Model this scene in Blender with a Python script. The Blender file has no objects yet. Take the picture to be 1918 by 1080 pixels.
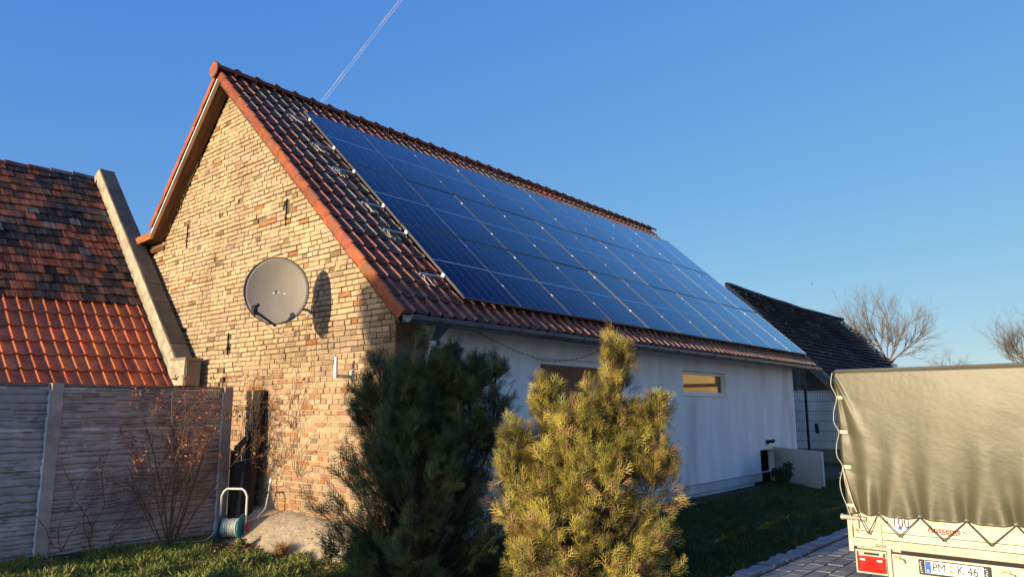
import bpy, math, random
import numpy as np
from mathutils import Vector, Matrix
random.seed(7); RN=np.random.default_rng(7)
S=bpy.context.scene; COL=S.collection
PI=math.pi
# ------------------------------------------------------------------ helpers
MATS={}
def mat(name,c1,c2=None,scale=5.0,rough=.8,bump=0,bscale=60,attr=False,spec=.3,detail=6,c3=None,s3=1.5,stretch=(1,1,1),lo=.35,hi=.65,metal=0,sss=0,coords='Object',alpha=1,ior=None,coat=0):
    m=bpy.data.materials.new(name); m.use_nodes=True; nt=m.node_tree; N=nt.nodes; L=nt.links
    b=N['Principled BSDF']; b.inputs['Roughness'].default_value=rough; b.inputs['Specular IOR Level'].default_value=spec
    b.inputs['Metallic'].default_value=metal
    if ior: b.inputs['IOR'].default_value=ior
    if coat: b.inputs['Coat Weight'].default_value=coat
    tc=N.new('ShaderNodeTexCoord'); mp=N.new('ShaderNodeMapping'); mp.inputs['Scale'].default_value=stretch
    L.new(tc.outputs[coords],mp.inputs['Vector'])
    def noise(sc,det=detail):
        n=N.new('ShaderNodeTexNoise'); n.inputs['Scale'].default_value=sc; n.inputs['Detail'].default_value=det
        L.new(mp.outputs[0],n.inputs['Vector']); return n.outputs['Fac']
    def rampfac(src,a,z):
        r=N.new('ShaderNodeMapRange'); r.inputs['From Min'].default_value=a; r.inputs['From Max'].default_value=z
        L.new(src,r.inputs['Value']); return r.outputs[0]
    def mix(fac,a,bb,typ='MIX'):
        x=N.new('ShaderNodeMix'); x.data_type='RGBA'; x.blend_type=typ
        if hasattr(fac,'is_output'): L.new(fac,x.inputs[0])
        else: x.inputs[0].default_value=fac
        for i,v in ((6,a),(7,bb)):
            if hasattr(v,'is_output'): L.new(v,x.inputs[i])
            else: x.inputs[i].default_value=(*v,1)
        return x.outputs[2]
    cur=c1
    if c2: cur=mix(rampfac(noise(scale),lo,hi),c1,c2)
    if c3: cur=mix(rampfac(noise(s3,3),.5,.7),cur,c3)
    if attr:
        at=N.new('ShaderNodeAttribute'); at.attribute_name='Col'
        cur=mix(1.0,cur,at.outputs['Color'],'MULTIPLY') if (c2 or c1!=(1,1,1)) else at.outputs['Color']
    if hasattr(cur,'is_output'): L.new(cur,b.inputs['Base Color'])
    else: b.inputs['Base Color'].default_value=(*cur,1)
    if bump:
        bp=N.new('ShaderNodeBump'); bp.inputs['Strength'].default_value=1; bp.inputs['Distance'].default_value=bump
        L.new(noise(bscale,8),bp.inputs['Height']); L.new(bp.outputs[0],b.inputs['Normal'])
    MATS[name]=m; return m
class MB:
    def __init__(s): s.v=[]; s.f=[]; s.c=[]; s.n=0; s.A=[]   # A: numpy blocks (verts,faces,cols)
    def add(s,vs,fs,col=None):
        b=s.n; s.v+= [tuple(p) for p in vs]; s.n+=len(vs)
        for f in fs: s.f.append(tuple(i+b for i in f)); s.c.append(col or (1,1,1))
    def box(s,x0,x1,y0,y1,z0,z1,col=None,jit=0):
        vs=[(x,y,z) for x in (x0,x1) for y in (y0,y1) for z in (z0,z1)]
        if jit: vs=[tuple(c+random.uniform(-jit,jit) for c in p) for p in vs]
        s.add(vs,[(0,1,3,2),(4,6,7,5),(0,4,5,1),(2,3,7,6),(0,2,6,4),(1,5,7,3)],col)
    def obox(s,o,ax,ay,az,col=None):   # oriented box: corner o, edge vectors
        o,ax,ay,az=map(Vector,(o,ax,ay,az))
        vs=[o+ax*i+ay*j+az*k for i in (0,1) for j in (0,1) for k in (0,1)]
        s.add(vs,[(0,1,3,2),(4,6,7,5),(0,4,5,1),(2,3,7,6),(0,2,6,4),(1,5,7,3)],col)
    def tube(s,pts,r,n=6,col=None,caps=True):
        pts=[Vector(p) for p in pts]
        if not hasattr(r,'__len__'): r=[r]*len(pts)
        ref=None; rings=[]
        for i,p in enumerate(pts):
            d=(pts[min(i+1,len(pts)-1)]-pts[max(i-1,0)])
            if d.length<1e-9: d=Vector((0,0,1))
            d.normalize()
            if ref is None:
                ref=Vector((0,0,1)) if abs(d.z)<.9 else Vector((1,0,0))
                ref=(ref-d*ref.dot(d)).normalized()
            else:
                ref=ref-d*ref.dot(d)
                if ref.length<1e-6: ref=d.orthogonal()
                ref.normalize()
            e=d.cross(ref); rings.append([p+(ref*math.cos(2*PI*k/n)+e*math.sin(2*PI*k/n))*r[i] for k in range(n)])
        vs=[q for g in rings for q in g]; fs=[]
        for i in range(len(pts)-1):
            for k in range(n): fs.append((i*n+k,i*n+(k+1)%n,(i+1)*n+(k+1)%n,(i+1)*n+k))
        if caps and n>2: fs.append(tuple(range(n))[::-1]); fs.append(tuple((len(pts)-1)*n+k for k in range(n)))
        s.add(vs,fs,col)
    def prism(s,poly,ext,col=None):   # poly: 3D loop, ext: vector
        e=Vector(ext); n=len(poly); vs=[Vector(p) for p in poly]+[Vector(p)+e for p in poly]
        fs=[tuple(range(n)),tuple(range(2*n-1,n-1,-1))]+[(i,i+n,(i+1)%n+n,(i+1)%n) for i in range(n)]
        s.add(vs,fs,col)
    def lathe(s,prof,o,axis,n=24,col=None):  # prof [(r,h)]
        a=Vector(axis).normalized(); u=a.orthogonal().normalized(); w=a.cross(u); o=Vector(o)
        vs=[o+a*h+(u*math.cos(2*PI*k/n)+w*math.sin(2*PI*k/n))*r for r,h in prof for k in range(n)]
        fs=[(i*n+k,i*n+(k+1)%n,(i+1)*n+(k+1)%n,(i+1)*n+k) for i in range(len(prof)-1) for k in range(n)]
        s.add(vs,fs,col)
    def block(s,V,F,C):  # numpy verts (n,3), quad faces (m,4), colours (m,3)
        s.A.append((np.asarray(V,float),np.asarray(F,int),np.asarray(C,float)))
    def build(s,name,m,parent=None,smooth=False,origin=None,world=True):
        off=np.array(BASE[parent.name] if parent else (origin or (0,0,0)),float)
        nl=len(s.v)
        V=[np.array(s.v,float).reshape(-1,3)]; loops=[]; sizes=[]; cols=[]
        if s.f:
            loops.append(np.array([i for f in s.f for i in f])); sizes.append(np.array([len(f) for f in s.f])); cols.append(np.array(s.c,float))
        b=nl
        for (v,f,c) in s.A:
            V.append(v); loops.append((f+b).ravel()); sizes.append(np.full(len(f),f.shape[1])); cols.append(c); b+=len(v)
        V=np.concatenate(V)-off*(1 if world else 0); loops=np.concatenate(loops); sizes=np.concatenate(sizes); cols=np.concatenate(cols)
        me=bpy.data.meshes.new(name); me.vertices.add(len(V)); me.vertices.foreach_set('co',V.ravel().astype(np.float32))
        me.loops.add(len(loops)); me.loops.foreach_set('vertex_index',loops.astype(np.int32))
        me.polygons.add(len(sizes)); st=np.concatenate([[0],np.cumsum(sizes)[:-1]])
        me.polygons.foreach_set('loop_start',st.astype(np.int32)); me.polygons.foreach_set('loop_total',sizes.astype(np.int32))
        me.polygons.foreach_set('use_smooth',np.full(len(sizes),bool(smooth)))
        me.update(calc_edges=True)
        ca=me.color_attributes.new('Col','FLOAT_COLOR','CORNER')
        cc=np.repeat(cols,sizes,axis=0); cc=np.concatenate([cc,np.ones((len(cc),1))],1)
        ca.data.foreach_set('color',cc.ravel().astype(np.float32))
        me.validate()
        me.materials.append(MATS[m])
        o=bpy.data.objects.new(name,me); COL.objects.link(o)
        if parent: o.parent=parent; BASE[o.name]=BASE[parent.name]
        else: o.location=origin or (0,0,0); BASE[o.name]=tuple(origin or (0,0,0))
        return o
BASE={}
from mathutils import noise as mn
def tag(o,label=None,cat=None,group=None,kind=None):
    if label: o['label']=label
    if cat: o['category']=cat
    if group: o['group']=group
    if kind: o['kind']=kind
    return o
def thing(name,label,cat,loc=(0,0,0),group=None,rot=None):
    o=bpy.data.objects.new(name,None); COL.objects.link(o); o.location=loc; o.empty_display_size=.1
    BASE[o.name]=tuple(loc)
    return tag(o,label,cat,group)
def bevel(o,w=.004,seg=2):
    md=o.modifiers.new('bevel','BEVEL'); md.width=w; md.segments=seg; md.limit_method='ANGLE'; return o
TXT=0
def text(txt,size,loc,name,m,parent,ext=.001,rot=(PI/2,0,0),sx=1,align='CENTER'):
    c=bpy.data.curves.new('t','FONT'); c.body=txt; c.size=size; c.extrude=ext; c.align_x=align; c.align_y='CENTER'; c.offset=(.0007 if txt[0]=='A' else 0)
    t=bpy.data.objects.new('t',c); COL.objects.link(t); bpy.context.view_layer.update()
    me=bpy.data.meshes.new_from_object(t.evaluated_get(bpy.context.evaluated_depsgraph_get()))
    bpy.data.objects.remove(t); M=Matrix.Translation(Vector(loc)-Vector(BASE[parent.name]))@Matrix.Rotation(rot[2],4,'Z')@Matrix.Rotation(rot[1],4,'Y')@Matrix.Rotation(rot[0],4,'X')@Matrix.Diagonal((sx,1,1,1))
    me.transform(M); me.materials.clear(); me.materials.append(MATS[m]); me.name=name
    o=bpy.data.objects.new(name,me); COL.objects.link(o); o.parent=parent; BASE[o.name]=BASE[parent.name]; return o
def lerp(a,b,t): return a+(b-a)*t
# ------------------------------------------------------------------ camera (solved from the photograph)
RX,RY=Vector((.76209,.64742,-.0028)),None
yaw,pitch,roll=math.radians(40.35028),math.radians(9.57075),math.radians(-.16106)
F=Vector((-math.sin(yaw)*math.cos(pitch),math.cos(yaw)*math.cos(pitch),math.sin(pitch)))
r0=Vector((math.cos(yaw),math.sin(yaw),0)); u0=r0.cross(F)
R=r0*math.cos(roll)+u0*math.sin(roll); U=-r0*math.sin(roll)+u0*math.cos(roll)
CAM=Vector((6.24935,-6.43817,1.63973)); FPX=1347.5586
cam=bpy.data.cameras.new('camera'); co=bpy.data.objects.new('camera',cam); COL.objects.link(co); S.camera=co
co.matrix_world=Matrix(((R.x,U.x,-F.x,CAM.x),(R.y,U.y,-F.y,CAM.y),(R.z,U.z,-F.z,CAM.z),(0,0,0,1)))
cam.sensor_width=36; cam.lens=FPX/1918*36; cam.clip_start=.05; cam.clip_end=200000
# ------------------------------------------------------------------ light
SUN=Vector((-.078,-1,.15)).normalized()      # towards the sun
el=math.asin(SUN.z)
w=bpy.data.worlds.new('World'); S.world=w; w.use_nodes=True; nt=w.node_tree
sky=nt.nodes.new('ShaderNodeTexSky'); sky.sky_type='NISHITA'; sky.sun_disc=False
sky.sun_elevation=el; sky.sun_rotation=math.atan2(SUN.x,SUN.y); sky.air_density=1.0; sky.dust_density=.35; sky.ozone_density=3.2; sky.altitude=60
bg=nt.nodes['Background']
sep=nt.nodes.new('ShaderNodeSeparateColor'); com=nt.nodes.new('ShaderNodeCombineColor'); nt.links.new(sky.outputs[0],sep.inputs[0])
for i_,(k_,m_,p_) in enumerate(((.52,1.923,.86),(1.50,.893,.60),(3.75,.484,.15))):   # camera-like tone response of the sky, per channel
    a_=nt.nodes.new('ShaderNodeMath'); a_.operation='MULTIPLY'; a_.inputs[1].default_value=m_; nt.links.new(sep.outputs[i_],a_.inputs[0])
    b_=nt.nodes.new('ShaderNodeMath'); b_.operation='POWER'; b_.inputs[1].default_value=p_; nt.links.new(a_.outputs[0],b_.inputs[0])
    c_=nt.nodes.new('ShaderNodeMath'); c_.operation='MULTIPLY'; c_.inputs[1].default_value=k_; nt.links.new(b_.outputs[0],c_.inputs[0])
    e_=nt.nodes.new('ShaderNodeMath'); e_.operation='MULTIPLY_ADD'; e_.inputs[1].default_value=3.0; e_.inputs[2].default_value=(-8.6,-11.2,-12.3)[i_]; nt.links.new(sep.outputs[i_],e_.inputs[0])
    g_=nt.nodes.new('ShaderNodeMath'); g_.operation='MAXIMUM'; nt.links.new(c_.outputs[0],g_.inputs[0]); nt.links.new(e_.outputs[0],g_.inputs[1]); nt.links.new(g_.outputs[0],com.inputs[i_])
nt.links.new(com.outputs[0],bg.inputs[0]); bg.inputs[1].default_value=.15
ld=bpy.data.lights.new('sun','SUN'); ld.energy=5.0; ld.angle=math.radians(.6); ld.color=(1,.80,.52)
lo=bpy.data.objects.new('sun',ld); COL.objects.link(lo); lo.rotation_euler=(-SUN).to_track_quat('-Z','Y').to_euler()
S.view_settings.view_transform='Standard'; S.view_settings.look='None'; S.view_settings.exposure=.32; S.view_settings.gamma=1
# ------------------------------------------------------------------ materials
mat('brick',(.86,.84,.82),(1.08,1.06,1.04),scale=40,rough=.9,bump=.004,bscale=120,attr=True,c3=(.62,.60,.58),s3=1.1)
mat('mortar',(.40,.33,.22),(.52,.43,.29),scale=8,rough=.95,bump=.006,bscale=50,attr=True)
mat('stucco',(.84,.79,.71),(.92,.87,.80),scale=2.6,rough=.95,bump=.006,bscale=55,c3=(.70,.66,.59),s3=1.1,stretch=(1,1.6,.30))
mat('plinth',(.50,.47,.43),(.62,.59,.54),scale=3,rough=.95,bump=.002,bscale=90)
mat('clay_dark',(.70,.68,.68),(1.25,1.2,1.15),scale=13,rough=.9,bump=.003,bscale=45,attr=True,spec=.18,c3=(.60,.60,.60),s3=7)
mat('clay_verge',(.30,.085,.038),(.50,.145,.058),scale=9,rough=.75,bump=.002,attr=True,c3=(.26,.12,.08),s3=5)
mat('clay_orange',(.72,.72,.72),(1.15,1.15,1.15),scale=7,rough=.62,bump=.0015,bscale=30,attr=True,spec=.5)
mat('plain_tile',(.75,.72,.7),(1.3,1.2,1.1),scale=24,rough=.9,bump=.004,bscale=60,attr=True,stretch=(.5,2.6,.5),c3=(.42,.42,.44),s3=5)
mat('wood',(.085,.038,.018),(.15,.07,.032),scale=3,rough=.7,bump=.001,bscale=30,stretch=(.7,4,.7),attr=True)
mat('old_wood',(.075,.065,.055),(.15,.13,.11),scale=6,rough=.9,bump=.004,bscale=40,stretch=(8,8,.6),attr=True)
mat('shutter_wood',(.17,.075,.04),(.24,.11,.06),scale=5,rough=.7,bump=.002,stretch=(3,3,.5))
mat('zinc',(.13,.145,.155),(.19,.20,.21),scale=7,rough=.42,metal=.6,spec=.5)
mat('alu',(.62,.63,.64),None,rough=.35,metal=.8)
mat('alu_frame',(.20,.19,.17),None,rough=.4,metal=.6)
mat('white_plastic',(.78,.78,.76),(.70,.70,.68),scale=9,rough=.45)
mat('dark_grey',(.035,.035,.038),(.05,.05,.05),scale=9,rough=.6)
mat('black',(.012,.012,.013),None,rough=.6)
mat('dish_grey',(.29,.255,.21),(.32,.285,.24),scale=5,rough=.5,stretch=(2,2,.5))
mat('concrete',(.36,.33,.28),(.46,.42,.36),scale=5,rough=.95,bump=.008,bscale=30,c3=(.28,.26,.22),s3=2,attr=True)
mat('fence_concrete',(.44,.36,.29),(.62,.53,.44),scale=5,rough=.95,bump=.006,bscale=45,c3=(.32,.27,.22),s3=1.6,attr=True)
mat('rough_render',(.36,.31,.22),(.56,.49,.36),scale=6,rough=.95,bump=.03,bscale=16,attr=True)
mat('soil',(.045,.033,.022),(.085,.065,.045),scale=12,rough=1,bump=.02,bscale=20)
mat('lawn',(.022,.040,.010),(.050,.072,.018),scale=3,rough=1,bump=.02,bscale=40,c3=(.07,.06,.03),s3=.8)
mat('grass',(.8,.8,.8),(1.2,1.2,1.2),scale=1.2,rough=.6,attr=True)
mat('paver',(.85,.85,.85),(1.1,1.1,1.1),scale=14,rough=.85,bump=.003,bscale=70,attr=True)
mat('joint',(.06,.05,.04),(.10,.09,.07),scale=20,rough=1,bump=.004)
mat('leaf',(.75,.75,.75),(1.25,1.25,1.25),scale=2.2,rough=.55,attr=True,spec=.35)
mat('bark',(.13,.09,.065),(.21,.155,.11),scale=12,rough=.9,bump=.003,attr=True)
mat('hose',(.45,.52,.47),(.55,.6,.55),scale=9,rough=.35)
mat('blue_plastic',(.015,.10,.20),None,rough=.35,spec=.5)
mat('teal_plastic',(.015,.17,.22),None,rough=.35,spec=.5)
mat('red_plastic',(.62,.035,.02),None,rough=.35,spec=.5)
mat('tarp',(.086,.079,.044),(.100,.092,.054),scale=2,rough=.42,bump=.0012,bscale=22,spec=.45,c3=(.066,.061,.036),s3=2.2)
mat('tarp_side',(.10,.10,.09),(.13,.13,.11),scale=2,rough=.4,spec=.5)
mat('trailer_ply',(.62,.58,.44),(.68,.64,.50),scale=3,rough=.45)
mat('galv',(.36,.33,.26),(.50,.46,.37),scale=9,rough=.5,metal=.35,stretch=(.4,1,1))
mat('lamp_red',(.70,.02,.012),(.62,.015,.01),scale=30,rough=.15,spec=.6,coat=.5)
mat('lamp_white',(.85,.82,.78),None,rough=.2)
mat('ink',(.03,.02,.018),None,rough=.5)
mat('ink_brown',(.09,.03,.02),None,rough=.5)
mat('ink_red',(.30,.01,.01),None,rough=.5)
mat('plate_white',(.85,.85,.83),None,rough=.4)
mat('plate_blue',(.01,.12,.55),None,rough=.4)
mat('seal_gold',(.55,.38,.10),None,rough=.4)
mat('sticker',(.66,.60,.50),None,rough=.5)
mat('cord_mat',(.62,.57,.42),None,rough=.6)
mat('rubber',(.02,.02,.02),None,rough=.8)
mat('white_panel',(.52,.53,.50),(.58,.59,.56),scale=2,rough=.6)
mat('fence_green',(.035,.045,.045),None,rough=.5)
mat('barn_tile',(.8,.8,.8),(1.3,1.25,1.2),scale=14,rough=.85,bump=.01,bscale=20,attr=True)
mat('frost_white',(.8,.8,.82),None,rough=.6)
mat('yellow_render',(.50,.33,.12),(.74,.54,.25),scale=.9,stretch=(.4,1,2.2),rough=.9,bump=.003)
mat('vine_stem',(.13,.075,.045),(.2,.12,.07),scale=12,rough=.9)
mat('bird_mat',(.03,.03,.03),None,rough=.7)
mat('apron_mat',(.40,.32,.20),(.58,.48,.33),scale=6,rough=.95,bump=.02,bscale=18,c3=(.33,.27,.18),s3=3)
def vmat():
    m=bpy.data.materials.new('contrail_ice'); m.use_nodes=True; N=m.node_tree.nodes; L=m.node_tree.links
    b=N['Principled BSDF']; b.inputs['Base Color'].default_value=(1,1,1,1); b.inputs['Roughness'].default_value=1
    tc=N.new('ShaderNodeTexCoord'); n=N.new('ShaderNodeTexNoise'); n.inputs['Scale'].default_value=.0008
    L.new(tc.outputs['Object'],n.inputs['Vector']); r=N.new('ShaderNodeMapRange'); r.inputs['From Min'].default_value=.3; r.inputs['From Max'].default_value=.7
    r.inputs['To Min'].default_value=.06; r.inputs['To Max'].default_value=.30
    L.new(n.outputs['Fac'],r.inputs['Value']); L.new(r.outputs[0],b.inputs['Alpha']); MATS['contrail_ice']=m
vmat()
def glassmat():
    m=bpy.data.materials.new('window_glass'); m.use_nodes=True; b=m.node_tree.nodes['Principled BSDF']
    b.inputs['Base Color'].default_value=(.02,.025,.03,1); b.inputs['Roughness'].default_value=.02; b.inputs['IOR'].default_value=2.4
    MATS['window_glass']=m
glassmat()
def cellmat():
    m=bpy.data.materials.new('solar_cells'); m.use_nodes=True; N=m.node_tree.nodes; L=m.node_tree.links
    b=N['Principled BSDF']; b.inputs['Roughness'].default_value=.09; b.inputs['IOR'].default_value=1.5; b.inputs['Specular IOR Level'].default_value=.27
    tc=N.new('ShaderNodeTexCoord'); sp=N.new('ShaderNodeSeparateXYZ'); L.new(tc.outputs['Object'],sp.inputs[0])
    def M(op,a,b2=None,c=None):
        n=N.new('ShaderNodeMath'); n.operation=op
        for i,v in enumerate((a,b2,c)):
            if v is None: continue
            if hasattr(v,'is_output'): L.new(v,n.inputs[i])
            else: n.inputs[i].default_value=v
        return n.outputs[0]
    def lines(src,period,off,width):
        t=M('FRACT',M('DIVIDE',M('SUBTRACT',src,off),period)); d=M('ABSOLUTE',M('SUBTRACT',t,.5)); return M('GREATER_THAN',d,.5-width/period/2)
    gx=lines(sp.outputs[0],.1835,.0165,.0055); gy=lines(sp.outputs[1],.0925,.0,.0030); bx=lines(sp.outputs[0],.01835,.0165,.0012)
    mid=M('LESS_THAN',M('ABSOLUTE',M('SUBTRACT',sp.outputs[1],.861)),.009)
    wob=N.new('ShaderNodeTexNoise'); wob.inputs['Scale'].default_value=3; L.new(tc.outputs['Object'],wob.inputs['Vector'])
    def mix(f,a,c):
        x=N.new('ShaderNodeMix'); x.data_type='RGBA'; L.new(f,x.inputs[0])
        for i,v in ((6,a),(7,c)):
            if hasattr(v,'is_output'): L.new(v,x.inputs[i])
            else: x.inputs[i].default_value=(*v,1)
        return x.outputs[2]
    c=mix(wob.outputs['Fac'],(.005,.012,.055),(.008,.020,.085))
    c=mix(bx,c,(.03,.05,.13)); c=mix(gy,c,(.10,.14,.26)); c=mix(gx,c,(.22,.28,.42)); c=mix(mid,c,(.42,.48,.60))
    L.new(c,b.inputs['Base Color']); b.inputs['Specular IOR Level'].default_value=0
    fr=N.new('ShaderNodeFresnel'); fr.inputs[0].default_value=1.5; gl=N.new('ShaderNodeBsdfGlossy'); gl.inputs['Roughness'].default_value=.09; gl.inputs['Color'].default_value=(.82,.95,1,1)
    mr=N.new('ShaderNodeMapRange'); mr.inputs['From Min'].default_value=.17; mr.inputs['From Max'].default_value=.50; mr.inputs['To Min'].default_value=.04; mr.inputs['To Max'].default_value=.92
    L.new(fr.outputs[0],mr.inputs['Value']); mx=N.new('ShaderNodeMixShader'); L.new(mr.outputs[0],mx.inputs[0]); L.new(b.outputs[0],mx.inputs[1]); L.new(gl.outputs[0],mx.inputs[2])
    L.new(mx.outputs[0],N['Material Output'].inputs['Surface']); MATS['solar_cells']=m
cellmat()
# ================================================================== MAIN HOUSE
AP=math.radians(43.22218); SA,CA=math.sin(AP),math.cos(AP); ZE=3.03
def rz(x,off=-.12): return ZE+(off-x*SA)/CA          # height of the right roof plane at x
XR=-4.50; ZR=rz(XR); LS=1.098                        # ridge and left slope
def lz(x,off=0): return ZR+(x-XR)*LS+off
HG=(-3.5,-.95,0)
house=thing('brick_house','steep red tiled house with yellow brick gable and long white rendered side','house',HG)
def brick_col(z,x):
    k=random.random(); up=min(1,max(0,(z-1.5)/1.1))
    if k<.015: c=(.32,.22,.13)
    elif k<(.03 if z>2 else .07): c=(.52,.23,.09)
    elif random.random()>up:
        c=random.choice([(.52,.30,.17),(.56,.35,.20),(.54,.38,.22),(.60,.43,.27),(.48,.26,.16),(.60,.40,.25),(.52,.38,.24),(.62,.46,.29)])
    else: c=random.choice([(.68,.50,.29),(.70,.53,.31),(.66,.48,.29),(.68,.47,.30),(.64,.48,.28),(.67,.46,.30),(.68,.49,.28)])
    f=random.uniform(.90,1.08)*.86*(1+.16*mn.noise(Vector((x*.9,z*.9,11)))+.08*mn.noise(Vector((x*2.6,z*2.6,5))))
    gq=.10+.10*max(0,mn.noise(Vector((x*.7,z*1.1,21)))); lum=sum(c)/3; c=tuple(lerp(v,lum*1.0,gq) for v in c)
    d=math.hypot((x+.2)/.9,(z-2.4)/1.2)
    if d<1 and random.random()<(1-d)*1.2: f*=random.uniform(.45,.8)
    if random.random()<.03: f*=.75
    return tuple(v*f for v in c)
def gable_in(x,z):
    return z<rz(x,-.20)-.02 and z<max(lz(x,-.26),4.40 if x>-7.25 else 0) and x>-7.25
def one_brick(mb,x0,x1,z0,z1,y,out,j=.0045):
    # front of a brick with broken chamfered edges; y = mortar plane, out = how far it stands out
    yb=y; yf=y-out; c=random.uniform(.003,.008)
    def J(a=j): return random.uniform(-a,a)
    B=[(x0,yb,z0),(x1,yb,z0),(x1,yb,z1),(x0,yb,z1)]
    M_=[(x0+J(),yf+c,z0+J()),(x1+J(),yf+c,z0+J()),(x1+J(),yf+c,z1+J()),(x0+J(),yf+c,z1+J())]
    Fv=[(M_[0][0]+c,yf+J(.002),M_[0][2]+c),(M_[1][0]-c,yf+J(.002),M_[1][2]+c),(M_[2][0]-c,yf+J(.002),M_[2][2]-c),(M_[3][0]+c,yf+J(.002),M_[3][2]-c)]
    fs=[(8,9,10,11)]
    for a,b in ((0,4),(4,8)):
        for k in range(4): fs.append((a+k,a+(k+1)%4,b+(k+1)%4,b+k))
    return B+M_+Fv,fs
bm=MB(); CH=.0705; row=0; z=.02; YG=-.95
ANCH_SLOT=[(-5.62,4.55,.42,.02),(-2.62,4.42,.40,.02),(-4.03,2.63,.33,.028),(-4.12,2.12,.30,.05)]
while z<6.72:
    hdr=row%2==0; x=-7.2+random.uniform(0,.1); 
    while x<-.2-.02:
        wd=.113 if hdr else .232
        if random.random()<.10: wd=.113 if not hdr else .232
        wd*=random.uniform(.94,1.05); x1=min(x+wd,-.2)
        if -.2-x1<.06: x1=-.2
        cx=(x+x1)/2
        ok=gable_in(cx,z+CH) or gable_in(cx,z+CH*.6)
        for ax,az,ah,aw in ANCH_SLOT:
            if abs(ax-cx)<aw+.03 and az-ah/2<z<az+ah/2 and random.random()<.8: ok=False
        if random.random()<.006: ok=False
        if ok:
            out=.020+random.uniform(-.004,.007)
            if z<1.6: out-=.008
            wv=.004*math.sin(x*1.3+row)
            vs,fs=one_brick(bm,x,x1,z+.0055+wv+random.uniform(-.002,.002),z+CH-.005+wv+random.uniform(-.003,.001),YG+.030,out+.010)
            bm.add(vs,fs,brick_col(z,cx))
        x=x1+random.uniform(.010,.017)
    z+=CH; row+=1
# corner quoin bricks on the long side
z=.02; row=0
while z<2.62:
    y=-.95+.004; first=True; lim=-.95+random.uniform(.30,.62)
    while y<lim:
        wd=.232 if (row%2==0) else .113
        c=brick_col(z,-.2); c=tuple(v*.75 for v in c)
        bm.box(-.24,-.2+random.uniform(.0,.006),y,y+wd,z+.0055,z+CH-.005,c,jit=.0015)
        y+=wd+.011
    z+=CH; row+=1
bm.build('brickwork','brick',house)
mo=MB()
poly=[(-7.2,0,0),(-.205,0,0),(-.205,0,rz(-.205,-.22)),(XR,0,ZR-.30),(-6.72,0,4.66),(-7.2,0,4.66)]
mo.prism([(x,YG+.028,z) for x,y,z in poly],(0,.3,0),(.50,.46,.40))
# flush pale pointing in the lower wall, breaking up raggedly towards 1.9 m
nxm,nzm=150,64; V_=[];F_=[];C_=[]
for j in range(nzm+1):
    for i in range(nxm+1):
        x_=lerp(-3.6,-.202,i/nxm); z_=lerp(0,2.35,j/nzm); dp_=.016*min(1,max(0,(z_-1.35+.5*mn.noise(Vector((x_*2.2,z_*2.5,4))))/.8))
        V_.append((x_,YG+.017+dp_*.6+.002*mn.noise(Vector((x_*12,z_*12,1))),z_))
for j in range(nzm):
    for i in range(nxm): F_.append((j*(nxm+1)+i,j*(nxm+1)+i+1,(j+1)*(nxm+1)+i+1,(j+1)*(nxm+1)+i)); C_.append((1.15,1.08,1.0))
mo.block(V_,F_,C_)
mo.box(-.5,-.212,YG+.02,-.25,0,2.66,(.8,.8,.8))
mo.build('mortar','mortar',house)
# white side wall with openings; window recesses are real
def wall_with_holes(mb,x,y0,y1,z0,z1,holes,depth,col=None):
    ys=sorted({y0,y1,*[h[0] for h in holes],*[h[1] for h in holes]}); zs=sorted({z0,z1,*[h[2] for h in holes],*[h[3] for h in holes]})
    for a,b in zip(ys[:-1],ys[1:]):
        for c,d in zip(zs[:-1],zs[1:]):
            if any(h[0]<=(a+b)/2<=h[1] and h[2]<=(c+d)/2<=h[3] for h in holes): continue
            mb.add([(x,a,c),(x,b,c),(x,b,d),(x,a,d)],[(0,1,2,3)],col)
    for (a,b,c,d) in holes:
        mb.add([(x,a,c),(x,b,c),(x-depth,b,c),(x-depth,a,c)],[(0,1,2,3)],col); mb.add([(x,a,d),(x,b,d),(x-depth,b,d),(x-depth,a,d)],[(3,2,1,0)],col)
        mb.add([(x,a,c),(x,a,d),(x-depth,a,d),(x-depth,a,c)],[(3,2,1,0)],col); mb.add([(x,b,c),(x,b,d),(x-depth,b,d),(x-depth,b,c)],[(0,1,2,3)],col)
YW1=12.08
HOLES=[(1.78,3.60,1.30,2.385),(6.17,8.10,1.925,2.375),(9.72,10.58,-.05,.735)]
sw=MB(); wall_with_holes(sw,-.2,-.42,YW1,.24,2.72,[HOLES[0],HOLES[1],(9.72,10.58,.24,.735)],.16)
# ragged edge of the render coat near the corner
zz=.24
while zz<2.7:
    e=random.uniform(.0,.14); sw.add([(-.2,-.42-e,zz),(-.2,-.42,zz),(-.2,-.42,zz+.12),(-.2,-.42-random.uniform(0,.14),zz+.12)],[(0,1,2,3)]); zz+=.12
sw.add([(-.2,YW1,0),(-.2,YW1,2.72),(-.6,YW1,3.0),(-.6,YW1,0)],[(3,2,1,0)])
sw.build('side_wall','stucco',house)
pl=MB(); pl.box(-.34,-.188,-.42,9.72,.072,.228); pl.box(-.34,-.194,-.42,9.3,-.02,.060); pl.box(-.34,-.188,10.58,YW1,-.02,.228)
pl.build('plinth','plinth',house)
fw=MB(); fw.prism([(-7.2,12.1,0),(-.62,12.1,0),(-.62,12.1,3.2),(XR,12.1,ZR-.3),(-7.2,12.1,4.1)],(0,-.2,0)); fw.box(-7.2,-7.0,-.6,12,0,4.3)
fw.build('rear_wall','stucco',house)
dk=MB(); dk.box(-.62,-.42,1.6,3.8,1.2,2.5); dk.build('dark_interior','black',house)
dk=MB(); dk.box(-1.9,-.50,9.5,10.9,-.05,.85); dk.build('dark_interior','black',house)
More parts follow.
